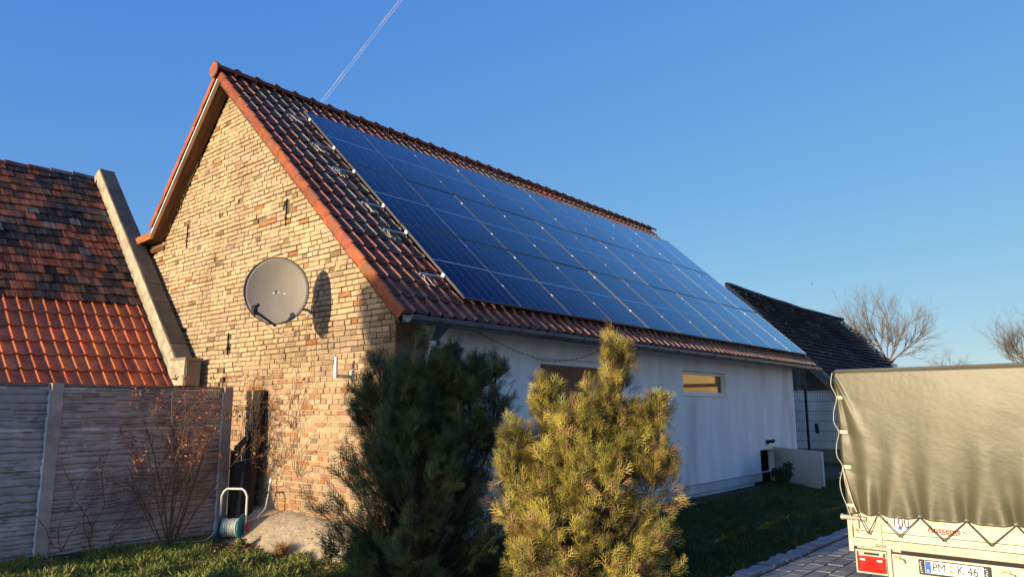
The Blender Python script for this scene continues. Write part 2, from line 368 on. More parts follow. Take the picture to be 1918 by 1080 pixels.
# shuttered window
w1=MB(); w1.box(-.30,-.26,1.80,3.58,1.32,2.30); w1=w1.build('window','shutter_wood',house)
wf=MB(); wf.box(-.31,-.245,1.785,3.595,2.30,2.365); wf.box(-.30,-.235,1.785,3.595,2.365,2.383); wf.build('window_frame','white_plastic',w1)
# glazed window
w2=MB()
a,b,c,d=HOLES[1]
w2.box(-.34,-.27,a+.003,b-.003,c+.003,c+.055); w2.box(-.34,-.27,a+.003,b-.003,d-.055,d-.003); w2.box(-.34,-.27,a+.003,a+.05,c+.055,d-.055); w2.box(-.34,-.27,b-.05,b-.003,c+.055,d-.055)
w2o=bevel(w2.build('window','white_plastic',house))
gp=MB(); gp.box(-.31,-.30,a+.05,b-.05,c+.055,d-.055); gp.build('pane','window_glass',w2o)
sl=MB(); sl.box(-.27,-.17,a-.0,b-.0,c-.025,c-.002); sl.build('sill','white_plastic',w2o)
iw=MB(); iw.box(-.6,-.40,a-.2,b+.2,c-.2,d+.2); iw.build('dark_room','black',w2o)
# hatch opening lining
# iron anchors; the last entry is a narrow dark slot in the brick
for i,(ax,az,ah,aw) in enumerate(ANCH_SLOT):
    m_=MB()
    if i<3:
        m_.box(ax-aw*.45,ax+aw*.45,-.965,-.945,az-ah/2,az+ah/2); 
        m_.tube([(ax,-.975,az-ah*.2),(ax,-.93,az-ah*.2)],.02,8)
    else: m_.box(ax-.02,ax+.02,-.945,-.93,az-ah/2,az+ah/2); m_.box(ax-.012,ax+.016,-.955,-.945,az-ah/2,az+ah*.1)
    m_.build('anchor_or_slot','black',house)
# ---- roof tiles
def tile_field(mb,nu,nv,du,dv,P,colf,prof,nseg,lap=.022,thick=.022,rowj=.0):
    """P(u,v,h)->xyz. one lapped tile per cell"""
    V=[];Fc=[];C=[]; n=0
    ts=np.linspace(0,1,nseg+1) if nseg!=11 else np.array([0,.18,.35,.52,.66,.70,.715,.74,.78,.85,.93,1.0])
    hs=np.array([prof(t) for t in ts])
    for j in range(nv):
        for i in range(nu):
            c=colf(i,j); 
            if c is None: continue
            jit=random.uniform(-rowj,rowj); tz=random.uniform(-.002,.004)
            u=(i+ts)*du; v0=j*dv-dv*.06; v1=(j+1)*dv+jit
            for k in range(nseg+1):
                V.append(P(u[k],v0,hs[k])); V.append(P(u[k],v1,hs[k]+lap+tz)); V.append(P(u[k],v1-.002,hs[k]+lap-thick+tz))
            for k in range(nseg):
                c_sunlit=tuple(min(.6,v*1.9+.05) for v in c) if (nseg==11 and k in (5,6)) else c  # sun-facing side of each roll coloured paler, as if lit
                a=n+3*k; Fc.append((a,a+1,a+4,a+3)); Fc.append((a+1,a+2,a+5,a+4)); C.append(c_sunlit); C.append(c)
            n+=3*(nseg+1)
    mb.block(V,Fc,C)
def prof_roll(t):
    if t<.699: return -.010*math.sin(PI*t/.70)
    s=(t-.70)/.30
    if t<=.70: return 0
    if s<.14: return .034*(s/.13)**.9 if s<.13 else .034
    return .034*max(0,math.cos((s-.14)/.86*PI/2))**.7
VR=Vector((SA,0,CA)); DN=Vector((CA,0,-SA)); OR=Vector((XR,-1.15,ZR))
def PR(u,v,h): 
    p=OR+DN*v+VR*h; return (p.x,p.y+u,p.z)
NU=68; DU=.2045; NVR=19; DV=6.40/NVR
from mathutils import noise as mn
def colR(i,j):
    u=i*DU; v=j*DV
    moss=mn.noise(Vector((u*.55,v*.6,3)))+.35*mn.noise(Vector((u*2.1,v*2,9)))+random.uniform(-.3,.3)
    near=math.exp(-u/.5)
    red=(.215,.072,.048); 
    grey=(.112,.092,.080); br=(.17,.085,.060)
    t=min(1,max(0,.5+moss*1.3+ (.25 if 0.6<u<1.6 else 0) -near*.6))
    c=[lerp(red[k],grey[k],t) for k in range(3)]
    if j>=NVR-3: t2=.5; c=[lerp(c[k],br[k],t2) for k in range(3)]
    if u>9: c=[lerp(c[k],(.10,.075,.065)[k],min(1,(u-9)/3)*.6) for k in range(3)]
    f=random.uniform(.85,1.15); return tuple(x*f for x in c)
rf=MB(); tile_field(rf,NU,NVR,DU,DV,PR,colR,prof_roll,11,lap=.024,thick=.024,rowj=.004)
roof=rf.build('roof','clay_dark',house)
dk=MB()
dk.prism([tuple(OR+DN*-.0+VR*-.03),tuple(OR+DN*6.36+VR*-.03),tuple(OR+DN*6.30+VR*-.12),tuple(OR+VR*-.14)],(0,13.9,0)); dk.build('roof_deck','old_wood',house)
# left slope (seen only from below and as a thin edge)
OLs=Vector((XR,-1.15,ZR)); dl=Vector((-1,0,-LS)).normalized(); nl=Vector((-LS,0,1)).normalized(); LL=(XR+6.57)/abs(dl.x)
def PL(u,v,h):
    p=OLs+dl*v+nl*h; return (p.x,p.y+u,p.z)
lf=MB(); tile_field(lf,NU,9,DU,LL/9,PL,lambda i,j:(.24,.07,.04),lambda t:prof_roll(1-t),6)
lf.build('rear_roof','clay_dark',house)
# verge tiles both sides, one angled piece per row
vt=MB()
for j in range(NVR):
    o=OR+DN*(j*DV)+Vector((0,-.030,0)); L_=DV+.012; c=(1,1,1); f=random.uniform(.82,1.08); c=(f,f*random.uniform(.8,1.1),f*random.uniform(.8,1.1)); c=tuple(v*(.78+.30*j/NVR) for v in c)
    lift=VR*(.055); 
    q=[]; 
    prof=[(-.010,-.098),(-.014,-.05),(-.014,-.02),(-.008,.018),(.012,.036),(.035,.034),(.052,.010)]  # (y, h)
    for e,(k0,s0) in enumerate(((0,0),(L_,.022))):
        for (y,h) in prof: q.append(o+DN*k0+Vector((0,y,0))+VR*(h+s0))
    n=len(prof); fs=[(i,i+1,n+i+1,n+i) for i in range(n-1)]+[tuple(n+i for i in range(n))]
    vt.add(q,fs,c)
    vt.add([q[n]+VR*0,q[n+1],q[n+1]+Vector((0,.02,0)),q[n]+Vector((0,.02,0))],[(0,1,2,3)],(.3,.3,.3))
bevel(vt.build('verge_tiles','clay_verge',house),.003,1)
vl=MB()
for j in range(9):
    o=OLs+dl*(j*LL/9); L_=LL/9+.012
    f=random.uniform(.85,1.1)
    st_=nl*.020
    q0=[o+Vector((0,yy,0))+nl*hh for yy,hh in ((-.045,-.075),(-.048,.02),(-.02,.04),(.02,.04))]; q1=[p_+dl*L_+st_ for p_ in q0]
    vl.add(q0+q1,[(0,4,5,1),(1,5,6,2),(2,6,7,3),(4,7,6,5)],(f,f*.9,f))
bevel(vl.build('verge_tiles','clay_verge',house),.008,2)
# fascia strips + soffit boards of the gable overhang
fs_=MB(); o=OLs
fs_.obox(o+nl*-.115+Vector((0,-.028,0)),dl*(LL+.06),Vector((0,.02,0)),nl*.030)
fs_.build('fascia_strip','white_plastic',house)
sf=MB()
for k,(a,b) in enumerate(((0,.118),(.122,.196))):
    sf.obox(o+nl*-.215+Vector((0,-.02+a,0)),dl*(LL+.12),Vector((0,b-a,0)),nl*.10,(1-.1*k,)*3)
    sf.obox(OR+VR*-.125+Vector((0,-.005+a,0)),DN*6.43,Vector((0,b-a,0)),VR*.03,(.9,.9,.9))
sf.build('soffit','wood',house)
# boxed eave at the left end
eb=MB(); eb.prism([(-7.50,-1.165,4.585),(-6.50,-1.165,4.625),(-6.50,-1.165,4.757),(-7.50,-1.165,4.715)],(0,.02,0),(1.02,1.25,1.2)); eb.build('eave_fascia','clay_verge',house)
eb=MB(); eb.prism([(-7.47,-1.143,4.59),(-6.47,-1.143,4.63),(-6.5,-1.143,4.72),(-7.47,-1.143,4.70)],(0,13,0)); eb.box(-7.3,-6.45,-.975,-.93,4.44,4.52,(.9,.9,.85)); eb.build('eave_soffit','wood',house)
# ridge tiles: half round, overlapping, with clips
rt=MB(); n=39; dy=14.25/n
for i in range(n):
    y0=-1.24+i*dy; y1=y0+dy+.03; f=random.uniform(.8,1.1); c=(.26*f,.085*f,.05*f)
    r0_,r1_=.105,.125
    seg=9; vs=[]
    for (y,r) in ((y0,r1_),(y0+.055,r1_),(y0+.06,r0_+.004),(y1,r0_)):
        for k in range(seg+1):
            a_=PI*k/seg; vs.append((XR-.0+math.cos(a_)*r*1.05,y,ZR+.045-.055+math.sin(a_)*r*1.0+.01))
    fs=[(e*(seg+1)+k,e*(seg+1)+k+1,(e+1)*(seg+1)+k+1,(e+1)*(seg+1)+k) for e in range(3) for k in range(seg)]
    rt.add(vs,fs,c)
    rt.box(XR-.015,XR+.025,y0-.01,y0+.05,ZR+.12,ZR+.140,tuple(v*1.2 for v in c),jit=.006)
rt.build('ridge_tiles','clay_dark',roof)
rc=MB(); rc.lathe([(0.0,0),(.125,0),(.13,.02)],(XR,-1.25,ZR+.0),(0,1,0),20,(.9,.9,.9)); rc.build('ridge_end_cap','clay_verge',roof)
# gutter
gu=MB(); GX=.262; GZ=2.665; gr=.068; seg=9
def gutter_ring(y,r): return [(GX-math.cos(PI*k/seg)*r,y,GZ-math.sin(PI*k/seg)*r) for k in range(seg+1)]
vs=gutter_ring(-1.17,gr)+gutter_ring(12.75,gr)+gutter_ring(-1.17,gr-.004)+gutter_ring(12.75,gr-.004); m_=seg+1
fs=[(k,k+1,m_+k+1,m_+k) for k in range(seg)]+[(2*m_+k,3*m_+k,3*m_+k+1,2*m_+k+1) for k in range(seg)]
gu.add(vs,fs); gu.tube([(GX+gr,-1.17,GZ+.004),(GX+gr,12.75,GZ+.004)],.010,8)
gu.obox((.165,-1.16,2.60),(0,13.9,0),(.012,0,0),(0,0,.09))
gut=gu.build('gutter','zinc',house,smooth=False)
for y in (-1.173,12.75):
    ec=MB(); ec.prism(gutter_ring(y,gr+.003),(0,.004,0)); ec.build('gutter_end_cap','zinc',gut)
for i,y in enumerate(np.arange(-.72,12.7,.72)):
    b_=MB(); r_=gutter_ring(y,gr+.004); b_.tube(r_,.006,6); b_.build('gutter_bracket','zinc',gut)
dp=MB(); dp.add([(GX-.05,-.78,2.62),(GX+.055,-.78,2.62),(GX+.055,-.54,2.62),(GX-.05,-.54,2.62),(.105,-.73,2.43),(.185,-.73,2.43),(.185,-.63,2.43),(.105,-.63,2.43)],[(0,1,2,3),(0,4,5,1),(1,5,6,2),(2,6,7,3),(3,7,4,0),(7,6,5,4)])
dpo=dp.build('downpipe_hopper','zinc',house); 
dp=MB(); dp.tube([(.145,-.68,2.44),(.13,-.68,2.25),(-.08,-.68,2.05),(-.1,-.68,1.9),(-.1,-.68,.05)],.043,14); dp.build('downpipe','white_plastic',house,smooth=True)
# ================================================================== SOLAR PANELS
RM=Matrix(((0,-CA,SA),(1,0,0),(0,SA,CA)))   # local x -> +Y, local y -> up slope, local z -> normal
def plv(c,r,h=0):  # panel units to world; c in metres along Y, r metres up the slope
    return Vector((-CA*r+SA*h,c,ZE+SA*r+CA*h))
pf=MB(); W_,H_,T_=1.134,1.722,.032; e=.011
pf.box(0,W_,0,e,-T_,0); pf.box(0,W_,H_-e,H_,-T_,0); pf.box(0,e,e,H_-e,-T_,0); pf.box(W_-e,W_,e,H_-e,-T_,0); pf.box(e,W_-e,e,H_-e,-T_+.002,-.012)
pc=MB(); pc.add([(e,e,-.0025),(W_-e,e,-.0025),(W_-e,H_-e,-.0025),(e,H_-e,-.0025)],[(0,1,2,3)])
ordn=['first','second','third','fourth','fifth','sixth','seventh','eighth','ninth','tenth','eleventh']
rown=['bottom','middle','top']
proto=None
for r in range(3):
    for c in range(11):
        pos='nearest the brick gable' if c==0 else ('at the far end by the barn' if c==10 else ordn[c]+' from the brick gable')
        lab='dark blue solar panel in the %s row, %s'%(rown[r],pos)
        if proto is None:
            t=thing('solar_panel',lab,'solar panel',(0,0,0),'solar panels on the tiled roof')
            BASE[t.name]=(0,0,0); k1=pf.build('frame','alu_frame',t); k2=pc.build('cell_glass','solar_cells',t); proto=t; kids=[k1,k2]
        else:
            t=proto.copy(); COL.objects.link(t); t['label']=lab
            for k in kids:
                kk=k.copy(); COL.objects.link(kk); kk.parent=t
        t.matrix_world=Matrix.Translation(plv(c*1.154+.010,r*1.7424+.010))@RM.to_4x4()@Matrix.Rotation(random.gauss(0,.0016),4,'X')@Matrix.Rotation(random.gauss(0,.0022),4,'Y')
# mounting rails with clamps
RV=[.2906,.874,1.2726,1.8343,2.2563,2.8116]
for i,rv in enumerate(RV):
    s=rv*1.7424; y0=-.40+.02*math.sin(i*7); y1=12.72
    t=thing('mounting_rail','aluminium roof rail sticking out left of the solar array, %s'%(['lowest of the six','second of six from the eave','third of six from the eave','fourth of six from the eave','fifth of six from the eave','topmost of the six'][i]),'mounting rail',tuple(plv(y0,s,-.06)),'mounting rails under the solar panels')
    m_=MB(); m_.obox(plv(y0,s-.014,-.070),(0,y1-y0,0),plv(0,.026,0)-plv(0,0,0),VR*.030); m_.build('rail','alu',t)
    m_=MB(); m_.obox(plv(-.022,s-.03,-.036),(0,.03,0),plv(0,.06,0)-plv(0,0,0),VR*.042); m_.build('end_clamp','lamp_white',t)
    for c in range(1,11):
        m_=MB(); m_.obox(plv(c*1.154-.010,s-.026,-.02),(0,.020,0),plv(0,.052,0)-plv(0,0,0),VR*.024); m_.build('clamp','lamp_white',t)
    m_=MB(); m_.obox(plv(y0+.0,s-.045,-.10),(0,.05,0),plv(0,.10,0)-plv(0,0,0),VR*.03); m_.build('roof_hook','zinc',t)
    m_=MB()
    for q in range(2):
        p0=plv(y0+.03+.03*q,s-.03,-.045); pts=[p0]
        for k in range(7):
            p0=p0+DN*random.uniform(.02,.045)+Vector((0,random.uniform(-.022,.025),0))+VR*random.uniform(-.006,.006); pts.append(p0)
        m_.tube(pts,.005,5)
    m_.build('cable_tie','cord_mat',t)
m_=MB(); pts=[]
for k in range(61):
    f=k/60; rr=lerp(2.8,.28,f)*1.7424; pts.append(plv(-.36+.045*math.sin(f*23)+.10*abs(math.sin(f*PI*5)),rr,-.065+.01*math.sin(f*40)))
m_.tube(pts,.005,5); tag(m_.build('cable','dark_grey',None,origin=tuple(pts[0])),'thin grey earthing cable looping down the tiles beside the rail ends','cable')
# ================================================================== ON THE GABLE
dc=Vector((-1.73,-1.585,3.118)); dn=Vector((.80,-.60,.10)).normalized()
dish=thing('satellite_dish','grey satellite dish with a receiver arm on the yellow brick gable','satellite dish',tuple(dc))
ux=dn.cross(Vector((0,0,1))).normalized(); uz=ux.cross(dn).normalized()
rm_=MB(); nr,ns=10,48; vs=[]
for i in range(nr+1):
    r=i/nr
    for k in range(ns):
        a_=2*PI*k/ns; vs.append(dc+ux*math.cos(a_)*r*.385+uz*math.sin(a_)*r*.428-dn*(.075*(1-r*r)))
fs=[(i*ns+k,i*ns+(k+1)%ns,(i+1)*ns+(k+1)%ns,(i+1)*ns+k) for i in range(nr) for k in range(ns)]
rm_.add(vs,fs); ro=rm_.build('reflector','dish_grey',dish,smooth=True)
sd=ro.modifiers.new('s','SOLIDIFY'); sd.thickness=.006
m_=MB(); m_.tube([dc+ux*math.cos(2*PI*k/40)*.388+uz*math.sin(2*PI*k/40)*.431 for k in range(41)],.006,6); m_.build('rim','dark_grey',ro,smooth=True)
m_=MB()
for q in (-.09,.04):
    m_.lathe([(0,0),(.012,.002),(.014,-.004)],dc+ux*q-uz*.02-dn*.066,dn,10)
m_.build('bolt','lamp_white',ro)
bot=dc-uz*.43; lnb=Vector((-1.62,-1.93,2.855)); 
m_=MB(); m_.tube([dc-uz*.12-dn*.13,bot-dn*.03-uz*.02,bot+dn*.02-uz*.015,lnb+Vector((0,0,-.04))],.016,6); m_.build('receiver_arm','dark_grey',dish)
m_=MB(); ld_=(dc-lnb).normalized(); m_.lathe([(0,0),(.035,0),(.038,.03),(.022,.05),(.022,.10),(0,.10)],lnb-ld_*.03,ld_,16); m_.obox(lnb+Vector((-.03,-.03,-.09)),(.06,0,0),(0,.05,0),(0,0,.09)); m_.build('receiver','dark_grey',dish)
m_=MB(); m_.tube([dc-dn*.10,dc-dn*.16+Vector((0,.02,-.05)),Vector((-1.93,-1.25,2.96)),Vector((-1.95,-.93,2.95))],.020,8); m_.obox((-2.0,-.965,2.88),(.1,0,0),(0,.02,0),(0,0,.14)); m_.build('wall_bracket','galv',dish)
m_=MB(); p=Vector(lnb)+Vector((0,.02,-.08)); pts=[]
for k in range(16):
    f=k/15; pts.append(p.lerp(Vector((-1.93,-.97,2.75)),f)+Vector((.02*math.sin(f*9),0,-.18*math.sin(f*PI))))
m_.tube(pts,.004,5); m_.build('antenna_cable','dark_grey',dish)
pb=thing('pipe_bracket','white L-shaped pipe bracket on the brick gable below the satellite dish','bracket',(-.99,-.95,2.04))
m_=MB(); m_.tube([(-.985,-.95,2.045),(-.985,-1.19,2.045)],.021,10); m_.build('arm','galv',pb,smooth=True)
m_=MB(); m_.tube([(-.980,-1.20,2.02),(-.980,-1.20,2.275)],.024,12); m_.build('upright','white_plastic',pb)
m_=MB(); m_.box(-1.02,-.95,-.965,-.945,1.985,2.10); m_.build('wall_plate','white_plastic',pb)
jt=thing('cable_pipe','white pipe stub entering a dark box on the white wall near the downpipe','pipe',(-.1,-.1,2.2))
m_=MB(); m_.tube([(-.115,-.10,2.28),(-.115,-.10,2.425)],.036,14); m_.build('pipe','white_plastic',jt,smooth=True)
m_=MB(); m_.box(-.198,-.06,-.21,-.09,2.14,2.285); bevel(m_.build('junction_box','dark_grey',jt),.006)
sl_=MB(); 
def sag(a,b,s,n=26): return [Vector(a).lerp(Vector(b),k/n)-Vector((0,0,s*4*(k/n)*(1-k/n))) for k in range(n+1)]
P1=sag((-.10,.35,2.63),(-.12,1.78,2.335),.03); P2=sag((-.12,1.78,2.335),(.16,3.1,2.66),.10)
sl_.tube(P1+P2[1:],.004,5)
for p in (P1+P2)[1::2]: sl_.tube([p,p+Vector((random.uniform(-.02,.02),random.uniform(-.02,.02),random.uniform(-.03,.03)))],.006,5)
tag(sl_.build('string_light','dark_grey',None,origin=(-.1,.35,2.6)),'dark string of lights hanging from the gutter to the shuttered window','string light')
wl=thing('wall_lamp','small black lamp on the white wall above the low hatch','lamp',(-.2,10.15,.9))
m_=MB(); m_.lathe([(0,0),(.045,0),(.05,.02),(.03,.05),(0,.05)],(-.198,10.12,.90),(1,0,0),12); m_.build('mount','black',wl)
m_=MB(); m_.tube([(-.15,10.12,.91),(-.09,10.25,.925)],[.028,.045],10); m_.box(-.17,-.05,10.02,10.33,.935,.95); m_.build('shade','black',wl)
# open hatch door leaf
bd=MB(); A_=Vector((-.19,10.50,.02)); B_=Vector((1.225,9.38,.0)); dd=(B_-A_); nn=Vector((-dd.y,dd.x,0)).normalized()
hd=thing('hatch_door','pale blank hatch door swung open from the white wall','door',tuple(A_))
bd.obox(A_+Vector((0,0,.0)),dd,nn*.04,(0,0,.765)); bevel(bd.build('door_leaf','white_panel',hd),.004)
m_=MB(); m_.obox(B_-dd.normalized()*.02-nn*.003,dd.normalized()*.022,nn*.046,(0,0,.767)); m_.build('edge_strip','alu',hd)
# ================================================================== GROUND
g=MB(); 
gx=[-4000,-60,-12,-3.3,3.05,4000]; gy=[-4000,-60,-12,0,30,4000]
g.add([(-4000,-4000,0),(4000,-4000,0),(4000,4000,0),(-4000,4000,0)],[(0,1,2,3)]); tag(g.build('lawn','lawn'),kind='structure')
d_=MB(); d_.add([(3.03,-30,.004),(40,-30,.004),(40,60,.004),(3.03,60,.004)],[(0,1,2,3)]); 
tag(d_.build('driveway','joint'),kind='structure')
pv=MB(); y=.0; r=0
for y in np.arange(-.4,13,.205):
    for k in range(17):
        x0=3.27+k*.165; yy=y+(.1 if k%2 else 0)
        f=random.uniform(.72,1.1); cb=random.choice([(.34,.31,.28),(.38,.35,.31),(.31,.29,.27)])
        pv.box(x0,x0+.155,yy,yy+.195,-.01,.018+random.uniform(-.0025,.0025),tuple(v*f for v in cb),jit=.0015)
tag(bevel(pv.build('paving_blocks','paver'),.005,2),kind='structure')
kb=MB(); y=-2
while y<14:
    L_=random.uniform(.13,.24); f=random.uniform(.75,1.05)
    kb.box(3.055+random.uniform(-.03,.02),3.235+random.uniform(-.015,.01),y,y+L_-.015,-.01,.03+random.uniform(-.008,.012),(.36*f,.33*f,.32*f),jit=.008); y+=L_
tag(bevel(kb.build('kerb_stones','paver'),.012,2),kind='structure')
so=MB(); so.add([(-.2,2.8,.006),(.28,2.8,.006),(.22,9.3,.006),(-.2,9.3,.006)],[(0,1,2,3)]); so.add([(-3.9,-6,.005),(-3.14,-6,.005),(-3.1,-.95,.005),(-3.9,-.95,.005)],[(0,1,2,3)])
so.add([(-.9,9.6,.006),(3.0,10.2,.006),(3.0,16.8,.006),(-.3,16.8,.006)],[(0,1,2,3)])
tag(so.build('soil','soil'),kind='structure')
ap=MB(); nx,ny=50,14; vs=[]
for i in range(nx+1):
    x=lerp(-2.95,.35,i/nx)
    for j in range(ny+1):
        t=j/ny; wd=.62+.10*math.sin(x*2.3)+.05*math.sin(x*7); top=.33+.03*(-x-1.5) -(.12*max(0,x+.5))
        z_=top*(1-t**1.7)*(1)-.02*t+.012*mn.noise(Vector((x*4,t*3,0)))
        vs.append((x,-.94-wd*t,z_))
ap.add(vs,[(i*(ny+1)+j,(i+1)*(ny+1)+j,(i+1)*(ny+1)+j+1,i*(ny+1)+j+1) for i in range(nx) for j in range(ny)])
ap.prism([(x,-.94,z) for x,z in ((-2.95,0),(.35,0),(.35,.25),(-2.95,.36))],(0,.02,0))
tag(ap.build('concrete_apron','apron_mat',smooth=True),kind='structure')
# ---- grass blades
def blades(name,n,region,hmin,hmax,cols,wd=.0035,origin=(0,0,0)):
    P=region(n); n=len(P); h=RN.uniform(hmin,hmax,n)*(0.6+.8*RN.random(n)); h*=np.clip(np.array([1+1.5*mn.noise(Vector((p_[0]*2.6,p_[1]*2.6,6)))+.6*mn.noise(Vector((p_[0]*8,p_[1]*8,2))) for p_ in P]),.45,2.3); a=RN.uniform(0,2*PI,n); lean=RN.uniform(.1,.75,n)*h; la=RN.uniform(0,2*PI,n)
    w_=wd*RN.uniform(.7,1.5,n)
    dx,dy=np.cos(a)*w_,np.sin(a)*w_; lx,ly=np.cos(la)*lean,np.sin(la)*lean
    V=np.zeros((n,4,3)); V[:,0]=P+np.stack([-dx,-dy,0*h],1); V[:,1]=P+np.stack([dx,dy,0*h],1)
    V[:,2]=P+np.stack([dx*.6+lx*.35,dy*.6+ly*.35,h*.6],1); V[:,3]=P+np.stack([lx,ly,h],1)
    Fq=np.arange(n*4).reshape(n,4); C=np.array(cols)[RN.integers(0,len(cols),n)]*RN.uniform(.7,1.3,(n,1))
    V[:,2]=P+np.stack([dx*.5+lx*.4,dy*.5+ly*.4,h*.62],1)
    m_=MB(); m_.block(V.reshape(-1,3),Fq,C); return m_.build(name,'grass',None)
def regL(n):
    x=RN.uniform(-3.35,1.2,n*2); y=RN.uniform(-4.6,-1.02,n*2)
    lim=-.94-(.60+.10*np.sin(x*2.3)+.05*np.sin(x*7)); ok=((y<lim)|(x<-2.9)) & (y>-4.3-(x+3)*.25+.0) 
    x,y=x[ok][:n],y[ok][:n]; pn=np.array([mn.noise(Vector((a*1.7,b*1.7,0))) for a,b in zip(x,y)])
    keep=RN.random(len(x))<np.clip(.75+pn*1.1-np.clip((-x-2.9)*1.0,0,.4),0,1); return np.stack([x,y,0*x],1)[keep]
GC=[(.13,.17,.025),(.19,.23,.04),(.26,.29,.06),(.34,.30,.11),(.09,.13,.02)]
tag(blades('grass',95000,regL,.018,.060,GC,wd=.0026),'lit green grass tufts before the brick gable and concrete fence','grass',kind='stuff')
def regR(n):
    u=RN.random(n)**1.5; y=-1.6+u*13.5; x=RN.uniform(-.15,3.04,n)+ .0
    ok=~((x<.28)&(y>2.5)&(RN.random(n)<.8)); x,y=x[ok],y[ok]; return np.stack([x,y,0*x],1)
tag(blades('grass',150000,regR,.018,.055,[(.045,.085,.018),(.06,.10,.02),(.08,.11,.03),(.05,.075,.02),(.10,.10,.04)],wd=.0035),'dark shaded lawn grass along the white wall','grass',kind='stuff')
# fallen leaves
def leafquads(mb,pts,size,cols,flat=False,aspect=1.6,curl=.2):
    pts=np.asarray(pts,float); n=len(pts)
    if n==0: return
    d=RN.normal(size=(n,3)); d/=np.linalg.norm(d,axis=1,keepdims=True)
    if flat: d[:,2]*=.3
    e=RN.normal(size=(n,3)); 
    if flat: e[:,2]*=.3
    e-=d*(e*d).sum(1,keepdims=True)/(d*d).sum(1,keepdims=True); e/=np.linalg.norm(e,axis=1,keepdims=True)
    s=RN.uniform(size[0],size[1],n)[:,None]; L_=d*s*aspect*.5; Wd=e*s*.5
    nn_=np.cross(d,e)*s*curl
    V=np.stack([pts-L_,pts-Wd*1+nn_,pts+L_,pts+Wd+nn_],1).reshape(-1,3)
    C=np.array(cols)[RN.integers(0,len(cols),n)]*RN.uniform(.75,1.25,(n,1))
    mb.block(V,np.arange(n*4).reshape(n,4),C)
ll=MB(); pts=np.stack([RN.normal(-2.15,.24,110),RN.normal(-1.62,.13,110),RN.uniform(.02,.07,110)],1); leafquads(ll,pts,(.03,.07),[(.22,.10,.05),(.30,.15,.08),(.15,.06,.03)],True)
pts=np.stack([RN.uniform(-2.7,0.2,70),RN.uniform(-1.75,-1.1,70),RN.uniform(.06,.20,70)],1); pts[:,2]=np.clip(.30*(1-((-pts[:,1]-.94)/.62)**1.7),.015,.3)+.012; leafquads(ll,pts,(.015,.035),[(.20,.11,.05),(.28,.17,.08)],True)
pts=np.stack([RN.uniform(-3.2,0.4,160),RN.uniform(-3.6,-1.6,160),RN.uniform(.02,.06,160)],1); leafquads(ll,pts,(.02,.045),[(.22,.10,.05),(.35,.22,.10)],True)
tag(ll.build('fallen_leaves','leaf'),'brown fallen leaves on the grass by the hose reel','leaves',kind='stuff')
# dry grass tuft
def tuft(name,c,n,h,spread,cols,label,cat,wd=.003):
    m_=MB(); a=RN.uniform(0,2*PI,n); out=RN.uniform(.2,1,n)*spread; hh=h*RN.uniform(.4,1,n)
    P=np.array(c)+np.stack([RN.normal(0,.03,n),RN.normal(0,.03,n),0*a],1); V=[];Fq=[];C=[]
    for k in range(n):
        dx,dy=math.cos(a[k]),math.sin(a[k]); p=P[k]; w=wd
        pts=[p,p+np.array([dx*out[k]*.4,dy*out[k]*.4,hh[k]*.7]),p+np.array([dx*out[k],dy*out[k],hh[k]])+np.array([0,0,-.15*out[k]])]
        sx_=np.array([-dy*w,dx*w,0]); b=len(V)
        V+= [pts[0]-sx_,pts[0]+sx_,pts[1]+sx_*.8,pts[1]-sx_*.8,pts[2]+sx_*.2,pts[2]-sx_*.2]; Fq+=[(b,b+1,b+2,b+3),(b+3,b+2,b+4,b+5)]
        cc=np.array(cols[random.randrange(len(cols))]); C+=[cc,cc]
    m_.block(V,Fq,C); m_.A[-1]=(m_.A[-1][0]-0*np.array(c),m_.A[-1][1],m_.A[-1][2])
    o=m_.build(name,'grass',None,origin=tuple(c)); return tag(o,label,cat)
tuft('dry_grass_tuft',(-1.35,-1.60,.0),260,.20,.22,[(.42,.25,.09),(.50,.32,.12),(.34,.2,.08)],'straw coloured dry grass tuft at the foot of the concrete apron','grass tuft')
def weed(name,c,h,n,cols,label,cat,lsize=(.02,.04)):
    t=thing(name,label,cat,c); m_=MB(); L_=[]
    for k in range(n):
        a=random.uniform(0,2*PI); p=Vector(c); pts=[p.copy()]; d=Vector((math.cos(a)*.35,math.sin(a)*.35,1)).normalized(); hh=h*random.uniform(.5,1)
        for q in range(7):
            d=(d+Vector((random.uniform(-.2,.2),random.uniform(-.2,.2),random.uniform(-.05,.12)))).normalized(); p=p+d*hh/7; pts.append(p.copy())
            if q>0:
                for z_ in range(3): L_.append(p+Vector([random.uniform(-.03,.03) for _ in range(3)]))
        m_.tube(pts,[.004*(1-.7*i/7) for i in range(8)],4)
    m_.build('stem','vine_stem',t); l=MB(); leafquads(l,[tuple(p) for p in L_],lsize,cols); l.build('foliage','leaf',t); return t
weed('weed',(-2.05,-1.70,0),.16,9,[(.13,.17,.04),(.18,.20,.05)],'low leafy weed beside the fallen leaves at the left foot of the apron','weed',(.02,.035))
weed('weed',(-.42,-1.62,0),.30,7,[(.10,.11,.03),(.16,.13,.05)],'small leafy weed growing at the right end of the concrete apron','weed')
